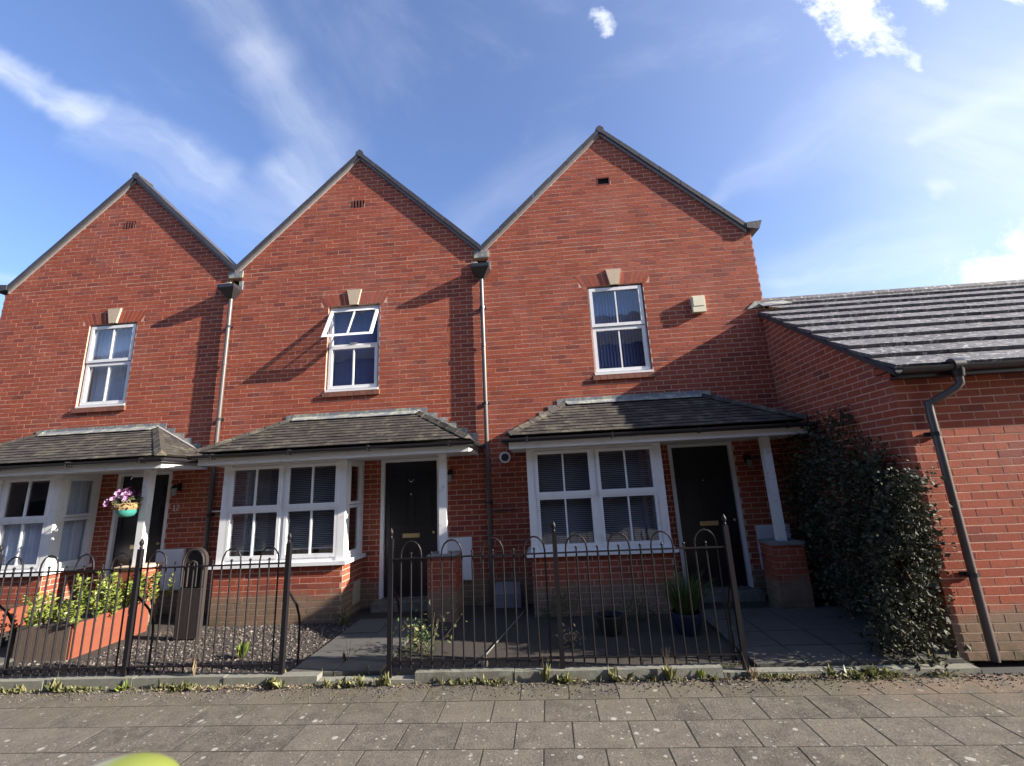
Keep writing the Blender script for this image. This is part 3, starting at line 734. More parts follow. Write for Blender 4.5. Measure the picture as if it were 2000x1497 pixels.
    for a, c in ((DX0+.13, c0-.04), (c0+.04, DX1-.13)):
        door_panel(dr, PD, a, .30, c, .85); door_panel(dr, PD, a, 1.15, c, 1.66); door_panel(dr, PD, a, 1.74, c, 1.98)
    dr = dr.build('door', DOORM, h)
    b = MB(); bar(b, PD, c0-.13, .985, c0+.13, 1.045, 0, .012); bar(b, PD, c0-.10, 1.0, c0+.10, 1.03, .012, .016); b.build('letter_plate', BRASS, dr)
    MB().ball((DX1-.12, FY+.02, 1.05), .022).build('door_knob', BRASS, dr, smooth=True)
    MB().ball((c0, FY+.042, 1.62), .012).build('spyhole', CHROME, dr, smooth=True)
    if kind == 2: MB().tube([(c0-.04, FY+.04, 1.84), (c0, FY+.03, 1.80), (c0+.04, FY+.04, 1.84)], .008, 6).build('door_knocker', CHROME, dr)
    b = MB().box(DX0+.058, FY-.035, .158, DX1-.058, FY+.05, .172); b.build('threshold', CHROME, dr)
    MB().box(DX0-.03, FY-.22, .0, DX1+.03, FY-.001, .148).build('doorstep', CONC, h)
    # ---- meter box
    mx = pk+{1: 1.60, 2: 1.68, 3: 1.80}[kind]
    mbx = MB().box(mx-.225, FY-.05, .38, mx+.225, FY-.008, .965).build('meter_box', METERW, h)
    MB().box(mx-.205, FY-.058, .40, mx+.205, FY-.051, .945).build('meter_door', METERW, mbx)
    MB().lathe([(.012, 0), (.012, .006)], (mx-.16, FY-.062, .68), 8).build('meter_lock', PLASTIC, mbx)
    # wall lantern
    lx, lz = pk+1.60, 1.90
    ln = MB().box(lx-.03, FY-.03, lz-.06, lx+.03, FY-.008, lz+.06); ln.tube([(lx, FY-.03, lz), (lx, FY-.10, lz+.04), (lx, FY-.12, lz)], .008, 6)
    ln.lathe([(.055, 0), (.02, .05), (.005, .07)], (lx, FY-.12, lz-.02), 6); ln = ln.build('wall_lantern', IRON, h)
    MB().lathe([(.03, -.13), (.048, -.02)], (lx, FY-.12, lz), 6).build('lantern_glass', mat('frosted_glass', None, .2, vary((.25, .25, .27), .1, 9)), ln)
    return h

H1 = house(-7.455, 'left-hand brick gabled house with pale curtains and a white number 12 by its door', 1)
H2 = house(-3.07, 'middle brick gabled house whose upstairs top sash is swung open', 2)
H3 = house(1.315, 'right-hand brick gabled house with a cream alarm box high on its wall', 3)

# number 12 by the door of the left house (built as stroke geometry)
for i, ch in enumerate('12'):
    x0 = -5.93+i*.062; y = FY-.016; z0 = 1.54; b = MB(); s = .011
    if ch == '1': b.box(x0+.018, y, z0, x0+.018+s, y+.006, z0+.085); b.prism([(x0+.004, y, z0+.066), (x0+.018, y, z0+.072), (x0+.018, y, z0+.085)], (0, .006, 0)); b.box(x0+.006, y+.001, z0-.004, x0+.042, y+.007, z0+.004)
    else:
        pts = [(0, .066), (.012, .083), (.032, .083), (.042, .064), (.030, .042), (.0, .006), (.046, .006)]
        b.tube([(x0+a, y+.003, z0+c) for a, c in pts], .0055, 6)
    b.build('house_number', UPVC, H1)
# alarm box on right house
al = MB(); al.box(2.46, FY-.085, 4.20, 2.66, FY-.009, 4.47); al.build('alarm_box', ALARM, H3)
b = MB().box(2.475, FY-.092, 4.30, 2.645, FY-.086, 4.455); b.build('alarm_cover', ALARM, H3)
# valley hoppers and downpipes
for i, (vx, hh) in enumerate(((-5.2625, H2), (-.8775, H3))):
    b = MB().box(vx-.099, FY+.10, 5.252, vx+.099, FY+.25, 5.473); b.build('outlet_void', DARKH, hh)
    b = MB(); b.box(vx-.17, FY-.035, 5.235, vx-.075, FY-.010, 5.40); b.box(vx+.085, FY-.033, 5.24, vx+.15, FY-.010, 5.40); b.box(vx-.13, FY-.028, 5.475, vx+.13, FY-.008, 5.60); b.build('lead_apron', LEAD, hh)
    hp = MB(); n = 4
    tp_ = [(vx-.16, FY-.23, 5.27), (vx+.14, FY-.23, 5.27), (vx+.14, FY-.012, 5.27), (vx-.16, FY-.012, 5.27)]
    md = [(a, b_, 5.21) for a, b_, c in tp_]
    bt = [(vx-.055, FY-.11, 5.06), (vx+.035, FY-.11, 5.06), (vx+.035, FY-.03, 5.06), (vx-.055, FY-.03, 5.06)]
    hp.add(tp_+md+bt, [(0, 1, 5, 4), (1, 2, 6, 5), (2, 3, 7, 6), (3, 0, 4, 7), (4, 5, 9, 8), (5, 6, 10, 9), (6, 7, 11, 10), (7, 4, 8, 11), (8, 9, 10, 11), (3, 2, 1, 0)])
    hp.build('hopper', PLASTIC, hh)
    zb = .05
    pp = MB().tube([(vx-.01, FY-.065, 5.08), (vx-.01, FY-.065, zb)], .034, 12).build('downpipe', PIPE, hh, smooth=True)
    for z in (4.55, 2.95, 1.45):
        bb = MB().tube([(vx-.01, FY-.065, z-.02), (vx-.01, FY-.065, z+.02)], .041, 12); bb.box(vx-.07, FY-.03, z-.018, vx+.05, FY-.010, z+.018); bb.build('pipe_bracket', PLASTIC, pp)
    for z in (3.9, 1.9): MB().tube([(vx-.01, FY-.065, z-.03), (vx-.01, FY-.065, z+.03)], .0395, 12).build('pipe_socket', PIPE, pp, smooth=True)
MB().tube([(-.88, FY-.05, 1.32), (-.50, FY-.05, 1.32)], .012, 6).build('waste_pipe', PLASTIC, H3)
MB().tube([(-5.26, FY-.05, 1.50), (-4.90, FY-.05, 1.50)], .012, 6).build('waste_pipe', UPVC, H2)
# round white outside lamp
b = MB(); b.tube([(-.62, FY-.01, 2.10), (-.62, FY-.06, 2.10)], .085, 20); lp = b.build('bulkhead_lamp', UPVC, H3, smooth=True)
MB().tube([(-.62, FY-.061, 2.10), (-.62, FY-.078, 2.10)], [.06, .045], 16).build('lamp_glass', mat('smoked_glass', None, .15, vary((.05, .05, .06), .1, 9)), lp)
# grey sloping gas meter cover by pavement of right house
b = MB().add([(-.86, 6.62, .03), (-.47, 6.62, .03), (-.47, FY-.012, .03), (-.86, FY-.012, .03), (-.86, 6.62, .20), (-.47, 6.62, .20), (-.49, FY-.012, .33), (-.84, FY-.012, .33)],
             [(0, 1, 5, 4), (1, 2, 6, 5), (2, 3, 7, 6), (3, 0, 4, 7), (4, 5, 6, 7)]); gm = b.build('gas_meter_cover', METERG, H3)
MB().add([(-.845, 6.615, .203), (-.485, 6.615, .203), (-.505, FY-.03, .335), (-.825, FY-.03, .335)], [(0, 1, 2, 3)]).build('meter_lid', METERG, gm)

# ------------------------------------------------------------ side building (right)
GX, GY = 3.51, 4.60
GXE = 10.5
gar = thing('side_building', 'low brick building on the right with a lichened grey tiled roof and black gutter', 'building', (GX, GY, 0))
PG = PF(GY)
ztop = 2.585
fo = [(GX, 0), (GXE, 0), (GXE, ztop), (GX, ztop)]
wf = slabwall('wall', fo, [], PG, .2, gar)
brickwork(wf, fo, [], PG, lambda u, z: u < 5.2, 230, GX-.0, proud=.0022)
PS_ = lambda u, z, d: Vector((GX-d, u, z))
sg = .66
so_ = [(GY+.0, 0), (FY-.012, 0), (FY-.012, 2.60+sg*(FY-4.56)), (GY+.0, 2.60+sg*(GY-4.56))]
b = MB().prism([(GX, u+(.2 if u < 5 else 0), z+(sg*.2 if (u < 5 and z > 1) else 0)) for u, z in so_], (.2, 0, 0)); wsd = b.build('side_wall', MORTAR, gar)
brickwork(wsd, so_, [], PS_, lambda u, z: z > 2.0, 70, GY-.1125, proud=.0022)
MB().box(GX+.1, GY+.2, .0, GXE, GY+.21, 2.5).build('inner_wall', DARKH, gar)
b = MB().box(GXE-.2, GY+.2, 0, GXE, 9.9, 2.55); b.box(3.75, 9.7, 0, GXE-.2, 9.9, 2.55); b.build('rear_wall', MATS['side_brick'], gar)
# roof
ey, ez = 4.50, 2.645; ry = 7.28; rz = ez+sg*(ry-ey)
rf = MB()
rf.add([(GX-.03, ey, ez-.04), (GXE+.1, ey, ez-.04), (GXE+.1, ry, rz-.04), (3.60, ry, rz-.04), (3.60, FY, ez-.04+sg*(FY-ey)), (GX-.03, FY, ez-.04+sg*(FY-ey)),
        (3.60, 2*ry-ey, ez-.04), (GXE+.1, 2*ry-ey, ez-.04)], [(0, 1, 2, 3, 4, 5), (3, 2, 7, 6)])
rf = rf.build('roof', SAND, gar)
Vv = Vector((0, 1, sg)).normalized(); Ls = math.hypot(ry-ey, rz-ez)
pieces = tiling(None, Vector((GX-.045, ey-.03, ez-.035)), Vector((1, 0, 0)), Vv, [(0, 0), (GXE-GX+.1, 0), (GXE-GX+.1, Ls), (.0, Ls)], .31, .345, .048, rag=.006)
cnt = 0; rest = MB()
for vs, fs in pieces:
    cx = sum(v.x for v in vs)/len(vs); cy = sum(v.y for v in vs)/len(vs)
    if cy > FY-.05 and cx < 3.62: continue
    if cx < 8.6: MB().add(vs, fs).build('roof_tile', GTILE, rf)
    else: rest.add(vs, fs)
rest.build('roof_tiles', GTILE, rf, kind='stuff')
x = 3.62
while x < GXE:
    MB().tube([(x, ry, rz-.02), (x+.435, ry, rz-.02)], .10, 10).build('ridge_tile', GTILE, rf); x += .44
# verge: dark cement undercloak and mortar strip
b = MB().prism([(GX-.05, ey-.02, ez-.085), (GX-.05, FY-.014, ez-.085+sg*(FY-ey+.006)), (GX-.05, FY-.014, ez-.03+sg*(FY-ey+.006)), (GX-.05, ey-.02, ez-.03)], (.06, 0, 0)); b.build('verge', SLATE, rf)
MB().prism([(3.30, FY-.015, 4.21), (3.58, FY-.015, 4.24), (3.56, FY-.015, 4.33), (3.44, FY-.015, 4.33)], (0, .005, 0)).build('flashing', LEAD, rf)
MB().prism([(3.50, FY-.10, 4.21), (3.95, FY-.10, 4.225), (3.9, FY+.05, 4.33), (3.50, FY+.02, 4.30)], (0, 0, .012)).build('flashing', LEAD, rf)
# soffit, fascia, gutter, downpipe
MB().box(GX-.03, 4.50, 2.53, GXE, GY-.01, 2.55).build('soffit', PLASTIC, gar)
MB().box(GX-.03, 4.475, 2.53, GXE, 4.499, 2.64).build('fascia', PLASTIC, gar)
gt = MB(); vs = []
for xx in (GX-.05, GXE):
    for k_ in range(9):
        a_ = math.pi+math.pi*k_/8; vs.append((xx, 4.415+.055*math.cos(a_), 2.615+.055*math.sin(a_)))
    for k_ in range(8, -1, -1):
        a_ = math.pi+math.pi*k_/8; vs.append((xx, 4.415+.048*math.cos(a_), 2.615+.048*math.sin(a_)))
gt.add(vs, [(k_, (k_+1) % 18, (k_+1) % 18+18, k_+18) for k_ in range(18)]+[tuple(range(17, -1, -1)), tuple(range(18, 36))])
gt.build('gutter', PLASTIC, gar, smooth=True)
b = MB().tube([(3.93, 4.415, 2.615), (4.03, 4.415, 2.615)], .066, 12); b.lathe([(.045, 0), (.06, .09)], (3.98, 4.415, 2.50), 12); b.build('gutter_outlet', PLASTIC, gar, smooth=True)
dp = MB().tube([(3.98, 4.415, 2.52), (3.98, 4.42, 2.44), (3.95, 4.435, 2.40), (3.78, 4.52, 2.288), (3.745, 4.535, 2.28), (3.74, 4.535, 2.2), (3.74, 4.535, .02)], .034, 12).build('downpipe', PIPE, gar, smooth=True)
for z in (1.98, .72):
    bb = MB().tube([(3.74, 4.535, z-.018), (3.74, 4.535, z+.018)], .042, 12); bb.box(3.67, 4.57, z-.018, 3.81, 4.591, z+.018); bb.build('pipe_bracket', PLASTIC, dp)

# ------------------------------------------------------------ railings
FYR = 4.41
rail_z, low_z = 1.05, .165
def railing(x0, n_pan, label, post_xs):
    f = thing('railing', label, 'railing', (x0, FYR, 0), 'black bow-topped railings along the kerb')
    x1 = x0+n_pan*1.57
    for a, b_ in zip(post_xs[:-1], post_xs[1:]):
        for z in (rail_z, low_z):
            MB().box(a+.022, FYR-.016, z-.006, b_-.022, FYR+.016, z+.006).build('rail', IRON, f)
        n = 16; s = (b_-a)/n
        for i in range(1, n):
            xx = a+i*s; k_ = i % 4
            if k_ in (1, 3):
                if k_ == 1:
                    pts = [(xx, FYR, .10)]+[(xx, FYR, 1.08)]
                    for q in range(1, 8):
                        t_ = math.pi*q/8; pts.append((xx+s-s*math.cos(t_), FYR, 1.08+.125*math.sin(t_)))
                    pts += [(xx+2*s, FYR, 1.08), (xx+2*s, FYR, .10)]
                    MB().tube(pts, .0082, 6).build('hoop', IRON, f)
            else:
                MB().tube([(xx, FYR, .10), (xx, FYR, 1.082)], .0082, 6).build('bar', IRON, f)
                MB().ball((xx, FYR, 1.093), .0135, 6).build('finial', IRON, f, smooth=True)
    for xx in post_xs:
        p = MB().box(xx-.021, FYR-.021, .02, xx+.021, FYR+.021, 1.235).build('post', IRON, f)
        MB().lathe([(.012, 1.235), (.016, 1.25), (.010, 1.262), (.022, 1.285), (.020, 1.305), (.004, 1.335)], (xx, FYR, 0), 10).build('finial', IRON, p, smooth=True)
        MB().tube([(xx, FYR+.02, .80), (xx+.01, FYR+.07, .74), (xx+.015, FYR+.17, .63), (xx+.015, FYR+.235, .50), (xx+.015, FYR+.25, .40), (xx+.015, FYR+.25, .03)], .011, 8).build('stay', IRON, p, smooth=True)
    return f
railing(-8.84, 4, 'long black bow-topped railing on the left, in front of the orange planter', [-8.84, -7.27, -5.70, -4.14, -2.58])
railing(-1.55, 2, 'black bow-topped railing in front of the shaded garden of the right-hand house', [-1.55, .03, 1.61])

# ------------------------------------------------------------ gravel, litter
GZ = .03
gv = MB()
for _ in range(5200):
    x = random.uniform(-5.9, -2.6); y = random.uniform(4.5, 6.7)
    if y > 6.1 and not (x < -4.7): continue
    if x < -5.2 and y > 5.0: continue
    s = random.uniform(.008, .02)*(1.5 if random.random() < .04 else 1); a = random.uniform(0, 6.28)
    c, si = math.cos(a)*s, math.sin(a)*s
    z = GZ+s*random.uniform(.0, .45)
    gv.add([(x+c, y+si, z), (x-si*.8, y+c*.8, z), (x-c, y-si, z), (x+si*.8, y-c*.8, z), (x, y, z+s*.7), (x, y, z-s*.6)],
           [(0, 1, 4), (1, 2, 4), (2, 3, 4), (3, 0, 4), (1, 0, 5), (2, 1, 5), (3, 2, 5), (0, 3, 5)])
gv.build('gravel', GRAVM, kind='stuff', label='loose mixed gravel stones on the front garden behind the left railing', cat='gravel')
# crumbs and bits of dirt by the kerb
lt = MB()
for _ in range(4200):
    x = random.uniform(-7.5, 3.9); y = 4.35-abs(random.gauss(0, .05))-(.22*random.random()**4)
    s = random.uniform(.003, .010)
    lt.add([(x-s, y, .001), (x+s*.6, y-s*.7, .001), (x+s*.5, y+s*.8, .001), (x, y, .001+s)], [(0, 1, 3), (1, 2, 3), (2, 0, 3)])
lt.build('debris', GRAVM, kind='stuff', label='small stones and crumbs along the foot of the kerb', cat='debris')

# ------------------------------------------------------------ weeds
def weed_tuft(b, x, y, z, h, n, spread=.6, wide=.22):
    for _ in range(n):
        a = random.uniform(0, 6.28); t_ = random.uniform(.1, spread)
        d = Vector((math.cos(a)*t_, math.sin(a)*t_, 1)).normalized(); L = h*random.uniform(.5, 1.0)
        leaf(b, Vector((x+math.cos(a)*.01, y+math.sin(a)*.01, z)), L, d, wide)
ws = MB()
wcl = [(random.uniform(-7.4, 3.3), random.uniform(.03, .22), random.uniform(.6, 1.5)) for _ in range(26)]
for _ in range(620):
    cx_, sp_, hm_ = random.choice(wcl); x = random.gauss(cx_, sp_)
    if random.random() < .15: x = random.uniform(-7.5, 3.4)
    weed_tuft(ws, x, 4.345-abs(random.gauss(0, .022)), -.002, random.choice([.015, .02, .03, .045, .08])*hm_, random.randint(3, 9), 1.6, .4)
for _ in range(120):
    x = random.uniform(-7.6, 3.4)
    weed_tuft(ws, x, 4.47+abs(random.gauss(0, .03)), .03, random.uniform(.03, .09), random.randint(3, 6), 1.2, .3)
for _ in range(240):
    cx_, sp_, hm_ = random.choice(wcl); weed_tuft(ws2 if False else ws, random.gauss(cx_, sp_*1.5), 4.30-abs(random.gauss(0, .03)), -.002, .02*hm_, 3, 2.5, .5)
ws.build('weeds', WEEDL, kind='stuff', label='low weeds and moss growing in the joint between kerb and paving', cat='weeds')
ds = MB()
for _ in range(1100):
    x = random.choice([random.uniform(-7, 3.4), random.gauss(2.1, .5), random.gauss(-2.9, .4)]); y = 4.34-abs(random.gauss(0, .045))
    leaf(ds, Vector((x, y, .004+random.random()*.02)), random.uniform(.01, .035), Vector((random.gauss(0, 1), random.gauss(0, 1), random.uniform(0, .5))).normalized(), .5)
ds.build('leaf_litter', DRYL, kind='stuff', label='dry brown leaf litter caught against the kerb', cat='litter')
def weed(x, y, z, h, n, label, m=WEEDL, spread=.7, wide=.25, tall=None):
    w_ = thing('weed', label, 'weed', (x, y, z), 'single weeds rooted along the kerb')
    b = MB(); weed_tuft(b, x, y, z, h, n, spread, wide); b.build('leaves', m, w_, kind='stuff')
    if tall:
        for k_ in range(tall):
            b = MB()
            p0 = Vector((x+random.uniform(-.02, .02), y, z)); pts = [p0]; d = Vector((random.uniform(-.25, .25), 0, 1))
            for q in range(5): pts.append(pts[-1]+d*h*.3+Vector((random.uniform(-.008, .008), 0, 0)))
            b.tube(pts, [.003, .003, .0025, .002, .0015, .001], 5); b.build('stem', STEM, w_)
weed(.94, 4.33, 0, .17, 24, 'tall pale flowering weed with broad leaves near the middle of the right railing', WEEDL, .6, .22, 4)
weed(.45, 4.33, 0, .13, 12, 'short upright weed against the kerb left of the tall pale one', WEEDL, .5, .25)
weed(-.12, 4.34, 0, .17, 12, 'thin pale weed rising above the kerb below the centre post', WEEDL, .35, .2, 2)
weed(1.62, 4.33, 0, .14, 12, 'pale weed at the foot of the right end post', DRYL, .6, .3, 2)
weed(1.20, 4.33, 0, .10, 12, 'small yellow-green weed between the tall pale weed and the right end post', HEDGE, .6, .25)
weed(-2.62, 4.33, 0, .12, 20, 'rounded pale weed beside the middle house gateway, left side', WEEDL, .9, .5)
weed(-1.58, 4.33, 0, .13, 20, 'leafy dark weed beside the middle house gateway, right side', WEEDL, .9, .4)
weed(-4.05, 4.32, 0, .11, 30, 'spiky yellow-green weed like a small star on the paving at the kerb', HEDGE, 1.6, .12)
weed(-4.75, 4.33, 0, .12, 22, 'leafy weed with pale leaves left of the star-shaped weed', WEEDL, 1.2, .35, 1)
weed(-3.42, 4.40, .08, .22, 3, 'single long bare grass stem leaning over the kerb in front of the gravel', DRYL, .2, .1, 1)
weed(-2.1, 4.72, .06, .13, 9, 'sparse weed sprouting from the path of the middle house', WEEDL, .5, .15, 2)
weed(-3.35, 4.95, .03, .18, 22, 'green weed growing through the gravel behind the left railing', HEDGE, .5, .25)
weed(2.45, 4.30, 0, .08, 22, 'flat straggling weed on the paving in front of the right-hand path', WEEDL, 1.8, .3)

# ------------------------------------------------------------ climbing shrub on the side wall
shr = thing('climbing_shrub', 'dense climbing shrub covering the side wall by the corner of the low building', 'shrub', (3.2, 4.8, 0))
st = MB()
for k_ in range(16):
    y = random.uniform(4.45, 6.3); x = 3.46-abs(random.gauss(0, .06))-(.2 if y < 4.8 else 0); pts = [Vector((x, y, 0))]
    for q in range(9 if y > 5.2 else 5): pts.append(pts[-1]+Vector((random.uniform(-.03, .03), random.uniform(-.08, .07), random.uniform(.14, .26))))
    st.tube(pts, [.014-.0013*q for q in range(10)], 5)
st.build('stem', STEM, shr, kind='stuff')
fo_ = MB(); nn = 0
def ivy_top(y): return 2.32-.02*(6.5-y) if y > 5.2 else 1.75+.45*(y-4.6)
clumps = []
for _ in range(230):
    y = random.uniform(4.75, 6.55); z = random.uniform(.1, 1)*max(.5, ivy_top(y))
    thick = .16+.22*(1-z/2.6)*(1 if y < 6.2 else .5)
    clumps.append((Vector((3.50-random.uniform(.02, thick), y, z)), random.uniform(.10, .2)))
# outer bulge that leans out past the corner into the sun
for _ in range(190):
    z = random.uniform(.03, 1.58); t_ = z/1.6
    xr = 3.34+.10*t_; xl = 2.78+.50*t_**1.2
    x = random.uniform(xl, xr); y = random.uniform(4.34+.06*t_, 4.75)
    clumps.append((Vector((x, y, z)), random.uniform(.06, .13)))
for c, r_ in clumps:
    for _ in range(int(50*(r_/.12)**1.5)):
        p = c+Vector((random.gauss(0, 1), random.gauss(0, 1), random.gauss(0, 1)))*r_*.55
        if p.x > 3.505 and p.y > 4.57: p.x = 3.50-random.uniform(0, .03)
        if p.z < .02: continue
        leaf(fo_, p, random.choice([.02, .03, .035, .045, .06]), None, random.choice([.45, .62, .8]))
fo_.build('foliage', IVY, shr, kind='stuff')

# ------------------------------------------------------------ raised planter with shrubs
pl = thing('raised_planter', 'raised planter box with orange boarded right side and grey-brown front', 'planter', (-5.75, 5.3, GZ))
PX1, PX0, PY0, PY1, PH = -5.42, -6.10, 5.03, 6.02, .40
for i in range(4):
    a = PY0+(PY1-PY0)*i/4; c = PY0+(PY1-PY0)*(i+1)/4
    MB().box(PX1-.025, a+.003, GZ, PX1, c-.003, PH+random.uniform(-.008, .008)).build('board', ORANGE, pl)
for i in range(3):
    a = PX0+(PX1-.026-PX0)*i/3; c = PX0+(PX1-.026-PX0)*(i+1)/3
    MB().box(a+.003, PY0, GZ, c-.003, PY0+.025, PH-.02+random.uniform(-.008, .008)).build('board', GREYW, pl)
MB().box(PX0, PY0+.03, GZ, PX0+.025, PY1, PH-.02).build('board', GREYW, pl)
MB().box(PX0+.03, PY0+.03, GZ, PX1-.03, PY1-.01, PH-.06).build('soil', SOIL, pl)
hb = thing('leafy_shrub', 'bright yellow-green leafy shrubs growing in the orange planter', 'shrub', (-5.7, 5.4, PH))
f1 = MB(); s1 = MB()
for k_ in range(70):
    x = random.uniform(PX0-.02, PX1+.05); y = random.uniform(PY0-.02, PY1+.35); z0 = PH-.05; H_ = random.uniform(.16, .36)+(.12 if y > 5.6 else 0)
    d = Vector((random.uniform(-.3, .3), random.uniform(-.35, .2), 1)).normalized(); s1.tube([(x, y, z0), Vector((x, y, z0))+d*H_], [.005, .002], 5)
    for q in range(34):
        p = Vector((x, y, z0))+d*H_*random.uniform(.15, 1.0)
        leaf(f1, p, random.uniform(.035, .07), Vector((random.gauss(0, 1), random.gauss(0, 1), random.uniform(-.2, 1.3))).normalized(), .5)
f1.build('foliage', HEDGE, hb, kind='stuff'); s1.build('stem', STEM, hb, kind='stuff')
# second orange planter, further left
p2 = thing('raised_planter', 'orange planter at the far left edge, partly out of frame behind the railing', 'planter', (-6.9, 5.6, GZ))
MB().box(-6.66, 5.2, .25, -6.635, 5.62, .50).build('board', ORANGE, p2); MB().box(-7.2, 5.17, .25, -6.636, 5.195, .50).build('board', ORANGE, p2); MB().box(-7.2, 5.2, GZ, -6.665, 5.6, .42).build('soil', SOIL, p2)
MB().box(-7.2, 5.15, GZ, -6.64, 5.168, .245).build('base', GREYW, p2)

# ------------------------------------------------------------ arched dark panel
ar = thing('arched_panel', 'dark weathered arch-topped wooden panel standing on the gravel beside the middle bay window', 'garden panel', (-4.52, 5.58, GZ))
def arch(x0, x1, z0, zs, n=10):
    cx, r_ = (x0+x1)/2, (x1-x0)/2
    return [(x0, z0), (x1, z0), (x1, zs)]+[(cx+r_*math.cos(math.pi*i/n), zs+r_*math.sin(math.pi*i/n)) for i in range(1, n)]+[(x0, zs)]
MB().prism([(u, 5.60, z) for u, z in arch(-4.67, -4.36, GZ, .94)], (0, .05, 0)).build('backboard', DARKW, ar)
for i in range(3):
    MB().box(-4.665+i*.101, 5.575, GZ+.02, -4.665+i*.101+.098, 5.597, .62).build('board', DARKW, ar)
pts = [(u, 5.585, z) for u, z in arch(-4.65, -4.38, .62, .94)][2:]
MB().tube([(-4.38, 5.585, .64)]+pts+[(-4.65, 5.585, .64)], .016, 6).build('arch_rim', DARKW, ar)
MB().tube([(u, 5.585, z) for u, z in ([(-4.455, .64)]+arch(-4.575, -4.455, .64, .88)[2:]+[(-4.575, .64)])], .012, 6).build('arch_rim', DARKW, ar)

# ------------------------------------------------------------ hanging basket
hbk = thing('hanging_basket', 'teal hanging basket of pink and purple petunias on the left house porch post', 'hanging basket', (-5.98, 6.0, 1.5))
bc = Vector((-5.98, 6.05, 1.585))
MB().lathe([(.045, -.085), (.09, -.07), (.125, -.02), (.135, .06), (.128, .06), (.11, 0)], bc, 18).build('bowl', TEAL, hbk, smooth=True)
MB().lathe([(.12, .0), (.15, .05), (.155, .095), (.12, .11)], bc, 18).build('liner', COIR, hbk)
for k_ in range(3):
    a = k_*2.09+.4
    MB().tube([bc+Vector((.13*math.cos(a), .13*math.sin(a), .06)), bc+Vector((0, 0, .44))], .0025, 5).build('chain', IRON, hbk)
MB().tube([(-5.79, 6.16, 2.06), (-5.98, 6.07, 2.06), (-5.98, 6.05, 2.02)], .007, 6).build('bracket', WPAINT, hbk)
fl_, pu, gr, gd = MB(), MB(), MB(), MB()
for _ in range(520):
    a = random.uniform(0, 6.28); r_ = random.uniform(0, .17); p = bc+Vector((r_*math.cos(a), r_*math.sin(a), .09+random.uniform(0, .26)*(1-r_*2.5)))
    leaf(pu if p.z > bc.z+.2 else gr, p, random.uniform(.02, .045), None, .8)
for _ in range(150):
    a = random.uniform(0, 6.28); leaf(gd, bc+Vector((.15*math.cos(a), .15*math.sin(a), .06+random.uniform(-.03, .1))), random.uniform(.03, .05), None, .5)
def bloom(c, r_):
    n = Vector((random.uniform(-.4, .5), -1, random.uniform(0, .6))).normalized(); a0 = n.cross(Vector((0, 0, 1))).normalized(); b0 = a0.cross(n)
    for q in range(5):
        t0, t1_ = q*1.257, (q+1)*1.257
        fl_.add([c, c+n*.008+r_*(math.cos(t0)*a0+math.sin(t0)*b0)*.8, c+n*.014+r_*(math.cos((t0+t1_)/2)*a0+math.sin((t0+t1_)/2)*b0), c+n*.008+r_*(math.cos(t1_)*a0+math.sin(t1_)*b0)*.8], [(0, 1, 2, 3)])
for _ in range(22): bloom(bc+Vector((random.uniform(-.12, .12), -random.uniform(.08, .15), random.uniform(.12, .30))), random.uniform(.022, .034))
for _ in range(10): bloom(bc+Vector((random.uniform(-.27, -.12), -random.uniform(.03, .1), random.uniform(.08, .18))), random.uniform(.014, .022))
fl_.build('flower', PINK, hbk, kind='stuff'); pu.build('dark_flower', PURPLE, hbk, kind='stuff'); gr.build('leaves', GRASSL, hbk, kind='stuff'); gd.build('trailing_leaves', DRYL, hbk, kind='stuff')

# ------------------------------------------------------------ pots in the shaded garden
def pot(x, y, r_, h, m, label, plant_label=None):
    p = thing('plant_pot', label, 'plant pot', (x, y, GZ))
    MB().lathe([(r_*.7, 0), (r_*.95, h*.6), (r_, h), (r_*1.06, h), (r_*1.06, h+.02), (r_*.9, h+.02), (r_*.88, h-.03)], (x, y, GZ), 18).build('pot', m, p, smooth=True)
    MB().lathe([(r_*.86, h-.05), (r_*.86, h-.03)], (x, y, GZ), 14).build('soil', SOIL, p); return p
pot(.60, 5.45, .15, .18, BPOT, 'round dark plastic pot under the sill of the right-hand bay window')
pot(1.42, 5.40, .16, .20, NAVY, 'dark blue glazed pot holding the tall grassy plant')
gp = thing('grassy_plant', 'tall grassy plant growing in the dark blue pot beside the black door', 'plant', (1.42, 5.40, .2)); b = MB()
for _ in range(260):
    a = random.uniform(0, 6.28); t_ = random.uniform(.05, .75); d = Vector((math.cos(a)*t_, math.sin(a)*t_, 1)).normalized(); L = random.uniform(.25, .55)
    p = Vector((1.42+.08*math.cos(a), 5.40+.08*math.sin(a), .22)); q = p+d*L*.6; e = q+(d+Vector((d.x*.8, d.y*.8, -.25))).normalized()*L*.4
    s = Vector((-math.sin(a), math.cos(a), 0))*.005
    b.add([p-s, p+s, q+s, q-s, e], [(0, 1, 2, 3), (3, 2, 4)])
b.build('blades', GRASSL, gp, kind='stuff')
def bush(x, y, z, r_, n, m, label, cat='plant', size=.035):
    o = thing('low_plant', label, cat, (x, y, z)); b = MB(); s = MB()
    for k_ in range(6): s.tube([(x, y, z), (x+random.gauss(0, r_*.5), y+random.gauss(0, r_*.4), z+r_*random.uniform(.7, 1.3))], [.004, .002], 5)
    for _ in range(n): leaf(b, Vector((x+random.gauss(0, r_*.5), y+random.gauss(0, r_*.4), z+abs(random.gauss(r_*.7, r_*.4)))), random.uniform(.6, 1.3)*size, None, .5)
    b.build('leaves', m, o, kind='stuff'); s.build('stem', STEM, o, kind='stuff')
bush(1.0, 5.9, GZ, .20, 260, GRASSL, 'low green plant against the bay wall left of the blue pot')
bush(.05, 6.0, GZ, .26, 300, GRASSL, 'green plant against the left end of the right-hand bay wall')
bush(.12, 5.1, GZ, .12, 90, DRYL, 'small straggly dry plant in the dark soil behind the centre post')
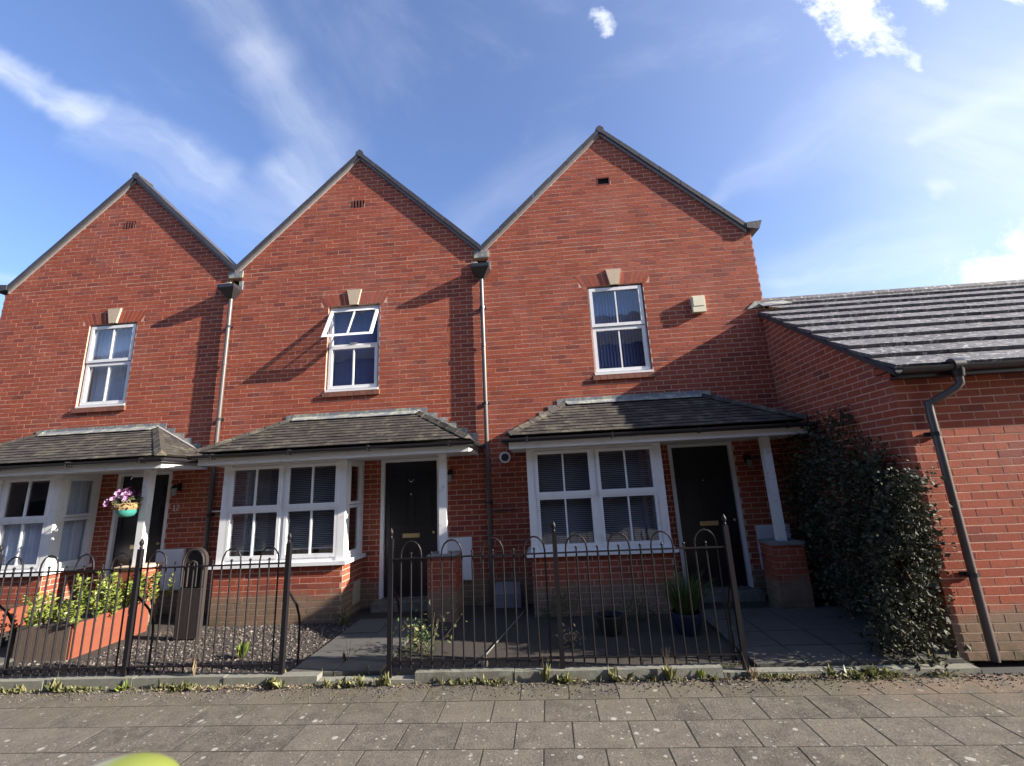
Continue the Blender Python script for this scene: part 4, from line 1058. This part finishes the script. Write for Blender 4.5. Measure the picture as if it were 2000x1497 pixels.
bush(-1.45, 5.0, GZ, .20, 320, GRASSL, 'dark low plant behind the railing beside the middle house gateway')
bush(-2.75, 6.0, GZ, .12, 160, MOSS, 'mossy low plant at the right corner of the middle bay')
bush(-1.30, 4.9, GZ, .3, 60, WEEDL, 'tall thin pale weed leaning in front of the brick pier of the middle house', 'weed', .05)
# thin stake with pale stone
sk = thing('garden_stake', 'thin grey stake leaning across the soil by the shaded railing', 'stake', (-.75, 4.7, GZ)); MB().tube([(-.78, 4.62, .04), (-.42, 6.3, .06)], .006, 6).build('stake', mat('grey_stake', None, .8, vary((.2, .2, .2), .2, 9)), sk)
MB().lathe([(.03, 0), (.035, .03), (.02, .10), (.008, .12)], (-.70, 4.62, GZ), 7).build('stone', STONE, label='small upright pale stone at the near end of the thin stake', cat='stone')

# ------------------------------------------------------------ out of focus cap close to the lens
bo = thing('bollard', 'round bollard with yellow-green and white cap, blurred at the bottom left edge', 'bollard', (-.622, .66, 0))
MB().lathe([(.05, 0), (.05, 1.27)], (-.622, .66, 0), 20).build('post', mat('bollard_grey', None, .6, vary((.2, .2, .2), .1, 9)), bo, smooth=True)
def f_cap(t, p):
    x = t.n('ShaderNodeSeparateXYZ', {0: p}).outputs[0]
    return t.mix(t.sstep(x, -.665, -.615), (.50, .50, .42), (.20, .24, .05))
MB().lathe([(.088*math.cos(a)+1e-4, .088*math.sin(a)*.62) for a in [math.pi/2*i/10 for i in range(11)]], (-.622, .66, 1.294), 24).build('cap', mat('cap_paint', None, .5, f_cap), bo, smooth=True)
MB().lathe([(.05, 1.26), (.088, 1.268), (.088, 1.294)], (-.622, .66, 0), 24).build('collar', MATS['cap_paint'], bo, smooth=True)

# ------------------------------------------------------------ added unseen row across the way: mirrored in the panes, blocks sky light
op = thing('added_opposite_row', 'added brick row across the path, mirrored in the panes, blocking sky light', 'house', (0, -5.5, 0))
b = MB().box(-45, -15, 0, 13, -5.5, 7.6); ow = b.build('wall', mat('added_row_brick', None, .9, vary((.07, .045, .04), .25, 12)), op)  # added wall, tall, near and dark to cut sky fill and bounce
b = MB().prism([(-45.2, -5.3, 7.6), (-45.2, -15.2, 7.6), (-45.2, -10.5, 10.8)], (58.4, 0, 0)); b.build('roof', MATS['main_roof_tile'], op)
for i in range(-6, 10):
    for z in (.9, 3.2):
        MB().box(-22.5+i*3.5, -5.49, z, -21.3+i*3.5, -5.45, z+1.15).build('window', GREYW, op); MB().box(-22.42+i*3.5, -5.449, z+.08, -21.38+i*3.5, -5.44, z+1.07).build('pane', DARKH, op)
